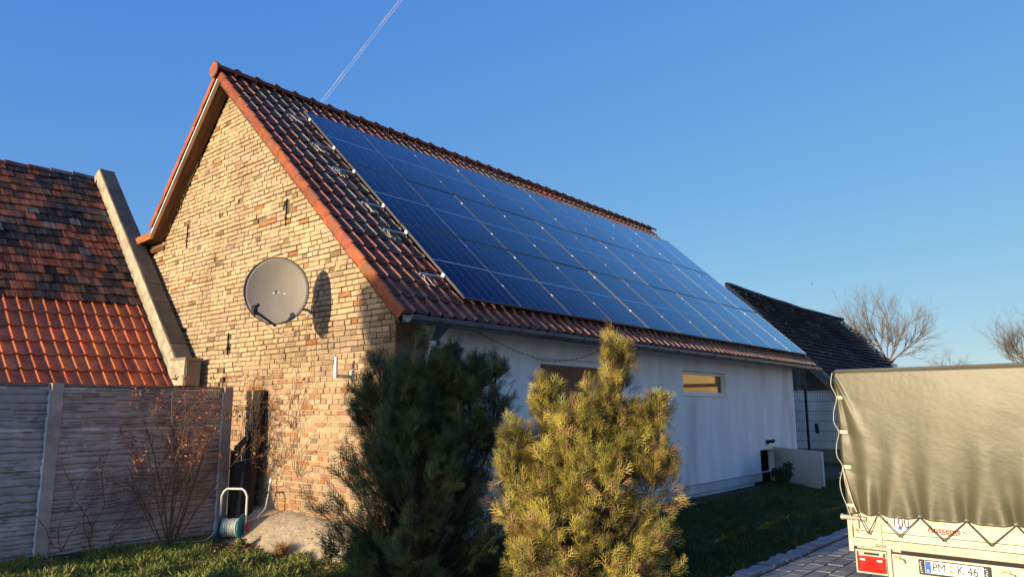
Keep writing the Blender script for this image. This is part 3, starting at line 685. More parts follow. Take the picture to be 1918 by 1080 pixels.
# ================================================================== LEFT: FENCE
XF=-3.35; fence=thing('concrete_fence','grey concrete slab fence with stone relief and two posts beside the brick gable','fence',(XF,-3.4,0))
def slab(y0,y1,k,z0,z1):
    ny,nz=(110,34) if y1>-6 else (24,8); V=[];Fq=[];C=[]
    rng=random.Random(int(k*100+y0*10))
    # ledges: stacked thin stones with random heights per stretch
    rows=[];z=0
    H=z1-z0
    lay=[]
    while z<H-.02:
        h=rng.choice((.030,.042,.055,.085))*rng.uniform(.85,1.1); lay.append((z,min(H,z+h))); z+=h
    offs={}
    for j in range(nz+1):
        for i in range(ny+1):
            y=lerp(y0,y1,i/ny); zz=H*j/nz
            wob=.030*mn.noise(Vector((y*2.6,zz*3,k*5.1)))+.006*mn.noise(Vector((y*9,zz*3,k)))
            zc=zz+wob; li=0
            for q,(a,b) in enumerate(lay):
                if a<=zc: li=q
            a,b=lay[li]; t=(zc-a)/(b-a)
            seg=math.floor((y+ (li*.37+k*.21))/ (.32+.2*((li*7)%5)/5)); hsh=math.sin(seg*12.9898+li*78.233+k*3)*43758.5; hsh-=math.floor(hsh)
            dpt=.023*math.sqrt(max(0,min(1,t)*(1.15-min(1,t)))*3)*(.55+.75*hsh)
            if t<.16: dpt*=.0
            edge=min(1,min(j,nz-j)/1.0); V.append((XF-.03+dpt*edge+.004*mn.noise(Vector((y*14,zz*14,k))),y,z0+zz))
    V=np.array(V); Fq=np.array([(j*(ny+1)+i,j*(ny+1)+i+1,(j+1)*(ny+1)+i+1,(j+1)*(ny+1)+i) for j in range(nz) for i in range(ny)])
    C=np.ones((len(Fq),3)); return V,Fq,C
for b,(y0,y1) in enumerate([(-1.33,-3.33),(-3.47,-5.45),(-5.57,-7.55),(-7.67,-9.65),(-9.77,-11.75),(-11.87,-13.85)]):
    for k in range(4):
        m_=MB(); z0=.0+k*.482; V,Fq,C=slab(y1,y0,k+b*7,z0,z0+.478)
        zc=V[Fq].mean(1)[:,2]-z0
        tint=np.array([(.92,.90,.90) if b==0 else (.86,.88,.98)]*len(Fq))*(1-.12*(k%2))
        # pale lime runs along slab joints
        top=(zc>.452)|(zc<.012); jn=np.array([mn.noise(Vector((p[1]*1.7,p[2]*3,2))) for p in V[Fq].mean(1)])
        tint[top&(jn>-.1)&(k>0)]*=1.5
        m_.block(V,Fq,tint); m_.box(XF-.075,XF-.034,y1,y0,z0,z0+.478,(.8,.8,.8)); m_.build('fence_slab','fence_concrete',fence)
    m_=MB(); m_.box(XF-.08,XF-.012,y1,y0,1.930,1.958,(.45,.42,.38),jit=.001); m_.build('coping','fence_concrete',fence)
for y in (-1.27,-3.40,-5.5,-7.6,-9.7,-11.8,-13.9):
    m_=MB(); m_.box(XF-.10,XF+.03,y-.062,y+.062,-.05,1.965,(.85,.85,.82))
    bevel(m_.build('post','fence_concrete',fence),.006)
    if y<-5: continue
    m_=MB() # lime smear down the left edge of each post
    z_=.03; V_=[]
    while z_<1.9:
        V_.append((XF+.004,y-.060,z_)); V_.append((XF-.004,y-.072-random.uniform(.0,.022),z_)); z_+=.03
    m_.add(V_,[(2*i,2*i+1,2*i+3,2*i+2) for i in range(len(V_)//2-1)],(1.5,1.6,1.75))
    m_.build('mortar_smear','fence_concrete',fence)
# leaning timber in the gap between fence and gable
lb=MB(); lb.obox((-2.98,-1.22,.02),(.20,0,0),(0,.07,.0),(-.07,.16,1.90),(.35,.3,.28)); lb.obox((-3.10,-1.22,.0),(.09,0,0),(0,.05,0),(-.02,.20,1.86),(1.5,1.5,1.45))
lb.obox((-3.25,-1.18,1.05),(.30,.02,.20),(0,.03,0),(-.02,0,.09),(.8,.7,.6))
tag(lb.build('leaning_timber','old_wood',None,origin=(-3,-1.3,0)),'dark weathered timbers leaning in the gap between concrete fence and brick gable','timber')
gb=MB()  # dark boards added where the gap lies in shadow
for k in range(5):
    f=random.uniform(.35,.7); gb.box(-3.62+.13*k,-3.50+.13*k,-1.13,-1.105,0,1.10+random.uniform(-.06,.06)-.03*k,(f,f*.9,f*.8),jit=.004)
tag(gb.build('gap_shade_boards','old_wood',None,origin=(-3.3,-1.12,0)),'low dark boards added for the shadow between the fence end post and the gable','boards')
# ================================================================== LEFT: OLD BUILDING
ob=thing('old_building','old low building with worn dark tiles above bright orange pantiles','building',(-7,-3,0))
YP=-1.3
def ox(z): return -5.018-(z-2.022)*.978       # roof plane x at height z
def osag(y): return 0.125*((YP-y)/2.7)
NRM=Vector((1,0,.978)).normalized(); DUP=Vector((-.978,0,1)).normalized()
O0=Vector((ox(1.98),YP,1.98))
def POB(u,v,h):   # u along -Y, v up the slope
    y=YP-u; s=osag(y)*min(1,v/1.2) + .015*mn.noise(Vector((u*1.3,v*1.2,4))); p=O0+DUP*v+NRM*(h-s*.8); return (p.x,y,p.z-s*.35)
VB=(3.40-1.98)/DUP.z; VT=(6.20-1.98)/DUP.z
def prof_pan(t):   # wave pantile
    return .022*math.cos(2*PI*(t-.12)) if True else 0
m_=MB(); NVp=6; dvp=VB/NVp
V=[];Fq=[];C=[];nseg=10;n=0;du=.172
for j in range(NVp):
    for i in range(33):
        f=random.uniform(.8,1.12); cc=(.58*f,.150*f*random.uniform(.85,1.15),.045*f)
        if j<2 and random.random()<.3: cc=tuple(v*.8 for v in cc)
        if j>=4: cc=tuple(v*.75 for v in cc)
        for k in range(nseg+1):
            t=k/nseg; u=(i+t)*du-.05; h=.036*(math.exp(-((t-.80)/.11)**2)) -.010*math.sin(PI*min(1,t/.65))
            v1=j*dvp; v0=(j+1)*dvp+.03
            V+= [POB(u,v0,h+.002),POB(u,v1,h+.028),POB(u,v1+.001,h+.008)]
        for k in range(nseg):
            a=n+3*k; Fq+=[(a,a+3,a+4,a+1),(a+1,a+4,a+5,a+2)]; C+=[cc,cc]
        n+=3*(nseg+1)
m_.block(V,Fq,C); m_.build('pantile_roof','clay_orange',ob,smooth=False)
m_=MB(); nr=18; dv=(VT-VB)/nr; V=[];Fq=[];C=[];n=0
for j in range(nr):
    u=-.06+ (0 if j%2 else -.09)
    while u<5.2:
        wd=.175; f=random.uniform(.6,1.2); mo_=mn.noise(Vector((u*.9,j*.35,1)))+random.uniform(-.45,.45)
        if mo_>.06: c=(.30*f,.105*f,.055*f)
        elif mo_>-.22: c=(.15*f,.085*f,.060*f)
        else: c=(.050*f,.045*f,.042*f)
        if random.random()<.03: c=(.18*f,.17*f,.14*f)
        v0=VB+j*dv-.015+random.uniform(-.012,.012); v1=v0+dv+.05; a,b=u+.003,u+wd-.003; hh=.046+random.uniform(-.008,.010)
        w4=(b-a)*.25
        # three fluted strips per tile
        for q in range(4):
            x0=a+w4*q; x1=x0+w4*.86; g_=random.uniform(.6,1.45); cc=tuple(v*g_ for v in c)
            P8=[POB(x0,v0,hh),POB(x1,v0,hh),POB(x1,v1,hh-.030),POB(x0,v1,hh-.030),POB(x0,v0,hh-.022),POB(x1,v0,hh-.022)]
            V+=P8; Fq+=[(n,n+1,n+2,n+3),(n+4,n+5,n+1,n)]; C+=[cc,cc]; n+=6
        P8=[POB(a,v0+.002,hh-.004),POB(b,v0+.002,hh-.004),POB(b,v1,hh-.033),POB(a,v1,hh-.033),POB(a,v0+.002,hh-.024),POB(b,v0+.002,hh-.024)]
        cc=tuple(v*.8 for v in c); V+=P8; Fq+=[(n,n+1,n+2,n+3),(n+4,n+5,n+1,n)]; C+=[cc,cc]; n+=6
        u+=wd
m_.block(V,Fq,C); m_.build('plain_tile_roof','plain_tile',ob)
m_=MB(); u=0
while u<5:
    f=random.uniform(.7,1.1); red=random.random()<.75 and u>.5
    p0=Vector(POB(u,VT+.03,.0)); p1=Vector(POB(u+.40,VT+.03,.012)); c=(.26*f,.09*f,.06*f) if red else (.2*f,.19*f,.17*f)
    vs=[]
    for p,rr in ((p0,.085),(p1,.098)):
        for k in range(9):
            a_=PI*k/8; vs.append((p.x-.03+math.cos(a_)*rr,p.y,p.z-.02+math.sin(a_)*rr))
    m_.add(vs,[(k,k+1,9+k+1,9+k) for k in range(8)]+[tuple(range(9,18))],c); u+=.37
m_.build('ridge_tiles','clay_dark',ob)
m_=MB(); zt=O0+DUP*VT; 
m_.prism([(-5.2,-1.35,0),(-5.2,-1.35,1.95),(zt.x-.1,-1.35,zt.z-.25),(-12.5,-1.35,3.0),(-12.5,-1.35,0)],(0,-5.3,0),(.8,.8,.8)); m_.build('wall','concrete',ob)
m_=MB(); # backing under the tiles
m_.prism([tuple(O0+NRM*-.06+Vector((0,.0,0))),tuple(O0+DUP*VT+NRM*-.10),tuple(O0+DUP*VT+NRM*-.2),tuple(O0+NRM*-.2)],(0,-5.2,-.10)); m_.build('roof_deck','old_wood',ob)
# parapet: rough lit face, coping coloured dark as its shaded top
zb,ztp=2.40,6.372
def px_(z): return -4.977-(z-2.432)*.990
m_=MB(); nz=70; V=[]
for i in range(nz+1):
    z_=lerp(zb,ztp,i/nz); x_=px_(z_)
    for k in range(6):
        t=k/5; dpt=.17*t; jx=.016*mn.noise(Vector((z_*6,t*5,0)))+.012*mn.noise(Vector((z_*17,t*13,0)))
        V.append((x_-NRM.x*dpt*1.0,YP-.0-abs(jx)*(1 if 0<k else .3)-.012*t,z_-NRM.z*dpt))
Fq=[(i*6+k,i*6+k+1,(i+1)*6+k+1,(i+1)*6+k) for i in range(nz) for k in range(5)]
m_.block(V,Fq,np.ones((len(Fq),3)))
m_.prism([(px_(zb)-.12,YP+.003,zb-.5),(px_(zb)-.005,YP+.003,zb-.01),(px_(ztp)-.005,YP+.003,ztp-.005),(px_(ztp)-.18,YP+.003,ztp-.7)],(0,.26,0),(.75,.75,.75))
m_.box(-5.20,-4.64,YP-.004,YP+.02,2.02,2.405,(1,1,1),jit=.004)
m_.prism([(px_(ztp)-.01,YP-.01,ztp-.01),(px_(ztp)-.17,YP-.01,ztp-.11),(px_(ztp)-.30,YP-.01,ztp-.5),(px_(ztp)-.3,YP-.01,ztp-.8)],(0,.19,0))
par=m_.build('parapet','rough_render',ob)
m_=MB(); z_=zb
while z_<ztp-.02:
    L_=random.uniform(.28,.5); z2=min(ztp,z_+L_)
    o=Vector((px_(z_),YP+.004,z_)); f=random.uniform(.40,.6)
    m_.obox(o,Vector((px_(z2),0,z2))-Vector((px_(z_),0,z_))-DUP*.006,(0,.27,0),NRM*(.022+random.uniform(0,.008)),(f*.62,f*.59,f*.53)); z_=z2
bevel(m_.build('coping','concrete',par),.006)
m_=MB(); m_.box(-5.16,-4.625,YP+.024,YP+.24,2.02,2.405,(.50,.47,.42),jit=.006); m_.box(-5.18,-4.60,YP-.012,YP+.26,2.407,2.445,(.6,.57,.5),jit=.006); m_.build('kneeler','concrete',par)
# ================================================================== HOSE REEL
rx,ry=-2.50,-1.56
hr=thing('hose_reel','blue and teal hose reel cart with grey handle and red crank beside the fence','hose reel',(rx,ry,0))
ax=Vector((.80,.60,0)).normalized(); c0=Vector((rx,ry,.20)); sdv=Vector((0,0,1)).cross(ax)
E0,E1=c0-ax*.155,c0+ax*.155
m_=MB(); m_.tube([E0+Vector((0,0,-.19))-ax*.01,E0+Vector((0,0,.38))-ax*.01,E0+Vector((0,0,.44))+ax*.02,E0+Vector((0,0,.47))+ax*.06,E1+Vector((0,0,.47))-ax*.06,E1+Vector((0,0,.44))-ax*.02,E1+Vector((0,0,.38))+ax*.01,E1+Vector((0,0,-.19))+ax*.01],.013,10); m_.build('handle','white_plastic',hr,smooth=True)
for e_,mm in ((E0+ax*.02,'blue_plastic'),(E1-ax*.03,'teal_plastic')):
    m_=MB(); m_.lathe([(0,-.008),(.15,-.010),(.165,-.004),(.165,.008),(.14,.006),(0,.008)],e_,ax,28); m_.build('reel_disc',mm,hr)
m_=MB(); 
for q in range(11):
    cc=E0+ax*(.045+.021*q); rr=.098+random.uniform(-.008,.012); m_.tube([cc+(sdv*math.cos(t)+Vector((0,0,1))*math.sin(t))*rr+ax*.003*math.sin(3*t+q) for t in np.linspace(0,2*PI,25)],.0105,7)
m_.build('hose_coil','hose',hr,smooth=True)
m_=MB(); m_.tube([E0,E1],.05,14); m_.build('drum','blue_plastic',hr)
m_=MB(); e_=E1+ax*.02; m_.lathe([(0,0),(.035,0),(.035,.02),(0,.02)],e_,ax,14); m_.obox(e_+ax*.005-sdv*.014+Vector((0,0,-.09)),ax*.022,sdv*.028,(0,0,.15)); m_.tube([e_+ax*.02+Vector((0,0,-.075)),e_+ax*.11+Vector((0,0,-.075))],.014,10); m_.build('crank','red_plastic',hr)
m_=MB(); m_.tube([E0+Vector((0,0,-.17)),E1+Vector((0,0,-.17))],.012,8); m_.build('foot_bar','white_plastic',hr)
hs=MB(); hs.tube([E0+ax*.06+Vector((0,-.10,-.02)),E0+Vector((-.02,-.14,-.12)),E0+Vector((-.20,-.10,-.165)),E0+Vector((-.38,-.22,-.19)),E0+Vector((-.5,-.36,-.185))],.009,7)
tag(hs.build('garden_hose','hose',None,origin=tuple(E0),smooth=True),'pale garden hose end trailing left from the reel onto grass','hose')
h2=thing('water_tap','small brass wall tap with pale hose running down to the reel','tap',(-2.72,-.95,.72))
m_=MB(); m_.tube([(-2.55,-.94,.76),(-2.55,-1.03,.76),(-2.55,-1.04,.70)],.013,8); m_.tube([(-2.58,-1.0,.80),(-2.52,-1.0,.80)],.009,6); m_.build('spout','alu',h2)
m_=MB(); m_.tube([(-2.55,-1.04,.70),(-2.54,-1.06,.55),(-2.50,-1.12,.38),(-2.47,-1.25,.28),tuple(E1-ax*.06+Vector((0,.05,.06)))],.009,7); m_.build('supply_hose','hose',h2,smooth=True)
# ================================================================== WOODY PLANTS
def grow(mb,p,d,L_,r,lev,leaves,par):
    """recursive twig; par: (nseg,wander,up,kids,shrink,spread,maxlev,sides)"""
    nseg,wan,up,kids,shr,spr,mx,sides=par
    pts=[p.copy()]; rad=[r]; ds=[]
    for i in range(nseg):
        d=(d+Vector((random.gauss(0,wan),random.gauss(0,wan),random.gauss(0,wan)+up))).normalized(); p=p+d*L_/nseg; pts.append(p.copy()); rad.append(r*(1-.62*(i+1)/nseg)); ds.append(d.copy())
    mb.tube(pts,rad,max(3,sides-lev),caps=False)
    if lev>=mx: leaves.extend(pts[1:]); return
    for k in range(kids[lev] if hasattr(kids,'__len__') else kids):
        f=random.uniform(.25,1); i=min(nseg-1,int(f*nseg)); q=pts[i].lerp(pts[i+1],f*nseg-i); a=ds[i].orthogonal().normalized(); a.rotate(Matrix.Rotation(random.uniform(0,2*PI),3,ds[i]))
        dd_=(ds[i]*math.cos(spr)+a*math.sin(spr)*random.uniform(.6,1.2)).normalized()
        grow(mb,q,dd_,L_*shr*random.uniform(.7,1.15),rad[i]*.62,lev+1,leaves,par)
# rusty shrub in front of the fence
sh=thing('shrub','thin bare shrub with rust red leaves in front of the concrete fence','shrub',(-3.12,-2.08,0))
m_=MB(); lv=[]
for (dy_,dx_,h_,r_) in [(-.60,.05,1.15,.011),(-.34,.12,1.35,.010),(-.20,.0,1.75,.013),(-.06,.1,1.7,.011),(.02,.0,1.9,.015),(.10,.12,1.6,.010),(.42,.05,1.55,.012),(.30,.15,1.3,.009),(.62,.02,1.35,.010),(-.8,.08,1.05,.008)]:
    d=Vector((dx_,dy_,1)).normalized(); grow(m_,Vector((-3.12+random.uniform(-.03,.03),-2.05+dy_*.12,0)),d,h_,r_,0,lv,(9,.055,.02,[6,4,3],.42,.62,3,7))
# keep the crown in front of the slabs
def clampx(mb,x0):
    mb.v=[(max(v[0],x0+ (v[0]-x0)*-.15) if v[0]<x0 else v[0],v[1],min(v[2],2.06+.1*(v[2]-2.06))) for v in mb.v]
clampx(m_,-3.29); m_.build('branches','bark',sh)
lv=[p for p in lv if p.z>.55+.6*random.random()]
lv=[(max(p.x,-3.28)+random.gauss(0,.012),p.y+random.gauss(0,.015),min(p.z,2.06)+random.gauss(0,.015)) for p in lv if random.random()<.45]
l=MB(); leafquads(l,lv,(.010,.024),[(.34,.11,.06),(.26,.075,.045),(.42,.17,.09),(.20,.07,.05)]); l.build('foliage','leaf',sh)
def vine(name,label,cat,starts,bound,n,step,r,leafcols,leafp,yf):
    m_=MB(); L_=[]; t=thing(name,label,cat,tuple(starts[0]))
    for s in starts:
        for q in range(n):
            p=Vector(s); a=random.uniform(.5,2.6); pts=[p.copy()]
            for k in range(random.randint(14,46)):
                a+=random.gauss(0,.28); a=max(-.4,min(3.5,a)); p=p+(Vector((math.cos(a),0,math.sin(a))) if yf else Vector((0,math.cos(a),math.sin(a))))*step
                if not (bound[0]<(p.x if yf else p.y)<bound[1] and bound[2]<p.z<bound[3]): break
                pp_=p+ (Vector((0,random.gauss(0,.006),0)) if yf else Vector((random.gauss(0,.006),0,0))); pts.append(pp_)
                if random.random()<leafp: L_.append(tuple(pp_+Vector((random.gauss(0,.02),-.01 if yf else 0,random.gauss(0,.02)))))
            if len(pts)>3: m_.tube(pts,[r*(1-.7*i/len(pts)) for i in range(len(pts))],4,caps=False)
    m_.build('stem','vine_stem',t)
    if L_:
        l=MB(); leafquads(l,L_,(.018,.04),leafcols); l.build('foliage','leaf',t)
    return t
vine('climbing_vine','leafless brown vine climbing the brick gable left of the satellite dish','vine',[(-2.75,-.985,.5),(-2.45,-.985,.9),(-2.2,-.985,1.4),(-2.0,-.985,.8)],(-3.2,-1.15,.3,3.05),6,.065,.0045,[(.35,.14,.06),(.30,.2,.08),(.4,.07,.04)],.10,True)
vine('creeper','tangled bare creeper arching over the timbers at the fence end','vine',[(-3.0,-1.10,1.2),(-2.95,-1.08,1.6),(-3.05,-1.12,.9)],(-3.3,-2.3,.6,2.2),8,.05,.005,[(.4,.2,.1),(.45,.3,.12)],.12,True)
vine('bramble','dark bramble stems looping on the left part of the concrete fence','vine',[(-3.29,-3.2,.05),(-3.29,-2.9,.05),(-3.28,-2.7,.1)],(-3.75,-2.2,.03,1.35),3,.065,.0055,[(.2,.1,.06)],.03,False)
# rose by the hatch
def leafy(name,label,cat,c,h,nst,lc,lsize,spread,par,keep=1):
    t=thing(name,label,cat,c); m_=MB(); lv=[]
    for k in range(nst):
        a=2*PI*k/nst+random.random(); d=Vector((math.cos(a)*spread,math.sin(a)*spread,1)).normalized(); grow(m_,Vector(c),d,h*random.uniform(.6,1),.008,0,lv,par)
    m_.build('branches','vine_stem',t); l=MB(); leafquads(l,[tuple(p+Vector([random.gauss(0,.025) for _ in range(3)])) for p in lv for _ in range(keep)],lsize,lc); l.build('foliage','leaf',t); return t
leafy('rose_bush','dark green rose bush in front of the open hatch door','bush',(.52,9.0,0),.50,7,[(.035,.06,.022),(.05,.075,.03),(.025,.045,.02)],(.03,.05),.34,(7,.12,.02,[5,3],.38,.8,2,5),2)
# ---- thujas
def thuja(name,label,c,hgt,rad,tips,cols,nbr,per,seed,shape,inner):
    rng=np.random.default_rng(seed); random.seed(seed)
    t=thing(name,label,'thuja',(c[0],c[1],0))
    # spray template: flat fan, local x = along, y = side
    T=[];TF=[]
    def strip(p0,p1,w0,w1):
        p0=np.array(p0,float);p1=np.array(p1,float); d=p1-p0; q=np.array([-d[1],d[0],0]); q/=np.linalg.norm(q)+1e-9; b=len(T)
        T.extend([p0-q*w0,p0+q*w0,p1+q*w1,p1-q*w1]); TF.append((b,b+1,b+2,b+3))
    strip((0,0,0),(.5,.02,.02),.016,.022); strip((.5,.02,.02),(1,-.02,-.08),.022,.008)
    for i,(x,sd_) in enumerate(((.14,1),(.24,-1),(.40,1),(.50,-1),(.64,1),(.74,-1))):
        Ls=.52*(1-abs(x-.35)*.9); e1=(x+Ls*.85,sd_*Ls*.72,-.06-.05*x)
        strip((x,0,.01),e1,.017,.006)
        m1=(x+Ls*.38,sd_*Ls*.33,-.02); strip(m1,(m1[0]+Ls*.50,m1[1]+sd_*Ls*.02,-.05),.014,.005)
    T=np.array(T);TF=np.array(TF)
    pos=[];dirs=[];szs=[];ups=[];cl=[];stem=MB()
    # tips = foliage masses: (offset right, offset away, z0, z1, radius, share of branches)
    tot=sum(v[5] for v in tips)
    Rh=np.array([math.cos(yaw),math.sin(yaw),0]); Fh=np.array([-math.sin(yaw),math.cos(yaw),0]); C0=np.array([c[0],c[1],0.])
    for (ou,of,z0,z1,rv,shr) in tips:
        top=C0+Rh*ou+Fh*of; 
        p=[Vector(C0*(1-min(1,f*1.6))+top*min(1,f*1.6))+Vector((.02*math.sin(f*9+ou*7),.02*math.cos(f*7),z1*.97*f)) for f in np.linspace(0,1,10)]; stem.tube(p,[.034*(1-.86*q/9) for q in range(10)],7,(1,1,1))
        for k in range(int(nbr*shr/tot)):
            fr=rng.random()**.92; z=z0+(z1-z0)*fr; a=rng.uniform(0,2*PI) if k%3 else 2*PI*rng.integers(0,7)/7+rng.normal(0,.14)+z*1.7
            rr=rv*(1-fr)**.36*(.86+.22*math.sin(PI*min(1,fr*1.3)))*(1+.16*math.sin(3*a+z*5+seed+ou*9)+.13*math.sin(5*a-z*8))*rng.uniform(.70,1.14)
            if rng.random()<.07: rr*=1.22
            ax0=min(1,(z/max(.3,z1*.62))); base=C0*(1-ax0)+top*ax0; base=np.array([base[0],base[1],max(.03,z-rr*.85-.05)])
            tip=np.array([top[0]*1+math.cos(a)*rr,top[1]+math.sin(a)*rr,z+rng.uniform(0,.10)])
            if z0<.1: tip[:2]=(C0[:2]*(1-ax0)+top[:2]*ax0)+np.array([math.cos(a),math.sin(a)])*rr
            tone=rng.uniform(.62,1.25); pts=[]
            for q in range(5):
                u=q/4; P=base*(1-u)+tip*u; P[2]-=.16*rr*math.sin(PI*u); pts.append(P)
            stem.tube([Vector(p_) for p_ in pts],[.008*(1-.75*q/4) for q in range(5)],4,(1,1,1),caps=False)
            bd_=(tip-base)/np.linalg.norm(tip-base); out=np.array([math.cos(a),math.sin(a),0])
            for s_ in range(per):
                u=1-rng.random()**1.2*.60; i=min(3,int(u*4)); P=pts[i]*(1-(u*4-i))+pts[i+1]*(u*4-i)
                tw=.085*(1.2-u)+.020; P=P+rng.normal(0,tw*.6,3)
                d=bd_*.30+rng.normal(0,.34,3)+out*.42; d[2]+=rng.uniform(.15,.95); d/=np.linalg.norm(d)
                upv=out*rng.uniform(.3,1)+rng.normal(0,.55,3)
                pos.append(P);dirs.append(d);szs.append(rng.uniform(.085,.165)*(1.15 if u>.92 else 1)); ups.append(upv)
                ci=cols[rng.integers(0,len(cols))]; g_=tone*rng.uniform(.8,1.2)
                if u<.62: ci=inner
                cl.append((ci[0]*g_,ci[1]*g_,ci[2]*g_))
    pos=np.array(pos);d=np.array(dirs);s=np.array(szs);up=np.array(ups);cl=np.array(cl)
    z=up-d*(up*d).sum(1,keepdims=True); z/=np.linalg.norm(z,axis=1,keepdims=True); y=np.cross(z,d)
    V=pos[:,None,:]+s[:,None,None]*(T[None,:,0,None]*d[:,None,:]+T[None,:,1,None]*y[:,None,:]+T[None,:,2,None]*z[:,None,:])
    V[:,:,2]=np.maximum(V[:,:,2],.01)
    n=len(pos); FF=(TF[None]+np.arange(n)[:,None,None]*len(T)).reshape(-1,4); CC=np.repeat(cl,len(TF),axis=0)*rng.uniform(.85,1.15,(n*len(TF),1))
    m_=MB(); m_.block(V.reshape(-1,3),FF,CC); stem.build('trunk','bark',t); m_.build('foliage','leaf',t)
    return t
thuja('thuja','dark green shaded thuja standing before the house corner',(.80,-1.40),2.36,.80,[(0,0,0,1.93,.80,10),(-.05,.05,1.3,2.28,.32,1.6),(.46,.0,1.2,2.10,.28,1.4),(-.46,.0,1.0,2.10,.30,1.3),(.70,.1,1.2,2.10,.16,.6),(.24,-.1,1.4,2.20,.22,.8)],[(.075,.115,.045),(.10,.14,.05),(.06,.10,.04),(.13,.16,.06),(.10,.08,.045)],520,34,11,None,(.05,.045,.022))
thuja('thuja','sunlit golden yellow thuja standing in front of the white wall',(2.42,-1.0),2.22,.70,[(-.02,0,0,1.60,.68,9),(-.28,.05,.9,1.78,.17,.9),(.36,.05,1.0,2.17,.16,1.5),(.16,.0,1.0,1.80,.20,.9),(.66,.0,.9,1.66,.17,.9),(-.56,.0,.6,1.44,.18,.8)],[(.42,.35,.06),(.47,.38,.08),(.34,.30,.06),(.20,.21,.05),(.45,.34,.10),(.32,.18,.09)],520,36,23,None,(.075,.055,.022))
random.seed(99)
# ================================================================== BARN, MESH FENCE
barn=thing('barn','dark weathered barn with sagging black tiled roof behind the white side wall','barn',(-4,17.5,0))
bt=MB(); V=[];Fq=[];C=[];n=0
XB,ZB=-4.05,5.875; XBE=-.45; SL=1.035; LB=(XBE-XB)*math.sqrt(1+SL*SL); nr=24
dB=Vector((1,0,-SL)).normalized(); nB=Vector((SL,0,1)).normalized()
def PB(u,v,h):
    sg=.07*math.sin(PI*min(1,u/13.1))*math.exp(-v/2.5)+.035*mn.noise(Vector((u*.45,v*.6,2))); p=Vector((XB,17.2+u,ZB))+dB*v+nB*(h-sg*.8); return (p.x,p.y,p.z-sg*.4)
for j in range(nr):
    for i in range(52):
        u0=i*.252; u1=u0+.248; v0=j*LB/nr-.02; v1=(j+1)*LB/nr+random.uniform(-.015,.015); hh=.085+random.uniform(-.008,.008)
        f=random.uniform(.7,1.25); c=(.050*f,.047*f,.048*f)
        if random.random()<.05+.16*max(0,mn.noise(Vector((i*.12,j*.3,7)))): c=(.19*f,.15*f,.12*f)
        V+=[PB(u0,v0,hh-.085),PB(u1,v0,hh-.085),PB(u1,v1,hh),PB(u0,v1,hh),PB(u0,v1,hh-.07),PB(u1,v1,hh-.07)]; Fq+=[(n,n+3,n+2,n+1),(n+3,n+4,n+5,n+2)]; C+=[c,c]; n+=6
bt.block(V,Fq,C); bro=bt.build('roof','barn_tile',barn)
m_=MB(); 
for i in range(34): 
    p=PB(i*.39,-.02,.05); f=random.uniform(.7,1.3); m_.tube([p,PB(i*.39+.42,-.02,.06)],[.075,.085],8,(.06*f,.055*f,.05*f))
m_.build('ridge_tiles','barn_tile',bro)
m_=MB(); 
for k in range(12):
    v=k*LB/12; p=Vector(PB(0,v,.02)); f=random.uniform(1.6,3.2); m_.obox(p+Vector((0,-.05,0))-nB*.05,dB*(LB/12-.01),Vector((0,.1,0)),nB*.09,(.09*f,.085*f,.075*f))
m_.build('verge_mortar','barn_tile',bro)
m_=MB(); m_.obox(Vector((XB,17.16,ZB))-nB*.22,dB*(LB+.05),Vector((0,.05,0)),nB*.17,(1.3,1.3,1.3)); m_.obox(Vector((XB,17.2,ZB))-nB*.20,dB*LB,Vector((0,13,0)),nB*.12,(.8,.8,.8)); m_.build('barge_board','old_wood',barn)
m_=MB(); x=-4.0
while x<-.5:
    wd=random.uniform(.12,.2); f=random.uniform(.6,1.7); zt_=ZB-SL*(x+wd-XB)-.18
    m_.box(x,min(x+wd-.008,-.55),17.42+random.uniform(-.008,.008),17.5,2.24+random.uniform(-.03,.01),max(2.3,zt_),(f,f,f*.95)); x+=wd
m_.build('board_gable','old_wood',barn)
m_=MB(); m_.box(-7,-.5,17.45,17.8,.42,2.24); m_.box(-.5,-.7,17.8,30,0,2.0); m_.build('wall','stucco',barn)
m_=MB(); m_.box(-7,3.5,17.44,17.7,-.05,.42,(.9,.7,.55)); m_.box(-.5,3.5,17.46,17.66,.42,2.18,(1.7,1.7,1.75)); m_.build('yard_wall','concrete',barn)
mf=thing('mesh_fence','dark wire mesh fence panel before the white yard wall','fence',(-.5,16.9,0))
m_=MB()
for x in np.arange(-2.4,2.6,.05): m_.box(x-.003,x+.003,16.895,16.901,.06,2.22)
for z_ in (.08,.38,.68,.98,1.28,1.58,1.88,2.16):
    m_.box(-2.4,2.6,16.886,16.894,z_-.006,z_+.006); m_.box(-2.4,2.6,16.902,16.910,z_-.006,z_+.006)
m_.build('wire_mesh','fence_green',mf)
for x in (-1.50,1.02):
    m_=MB(); m_.box(x-.035,x+.035,16.84,16.88,0,2.27); m_.build('post','black',mf)
m_=MB(); m_.obox((-1.28,16.83,1.2),(.10,0,0),(0,.03,0),(.02,0,-.30)); m_.build('latch_plate','black',mf)
fl=MB(); 
for k in range(14): fl.lathe([(0,.02),(.025,.03),(.035,0),(0,-.02)],(random.uniform(1.1,1.9),random.uniform(10.3,11.3),random.uniform(.1,.28)),(0,0,1),6)
tag(fl.build('white_flowers','frost_white',None),'tiny white flowers beside the pale hatch door','flowers',kind='stuff')
leafy('ground_shrub','low dark garden plant behind the pale hatch door','plant',(1.5,10.8,0),.40,9,[(.02,.035,.012),(.03,.045,.018)],(.03,.05),.9,(5,.15,.02,[4,3],.4,.8,2,4),2)
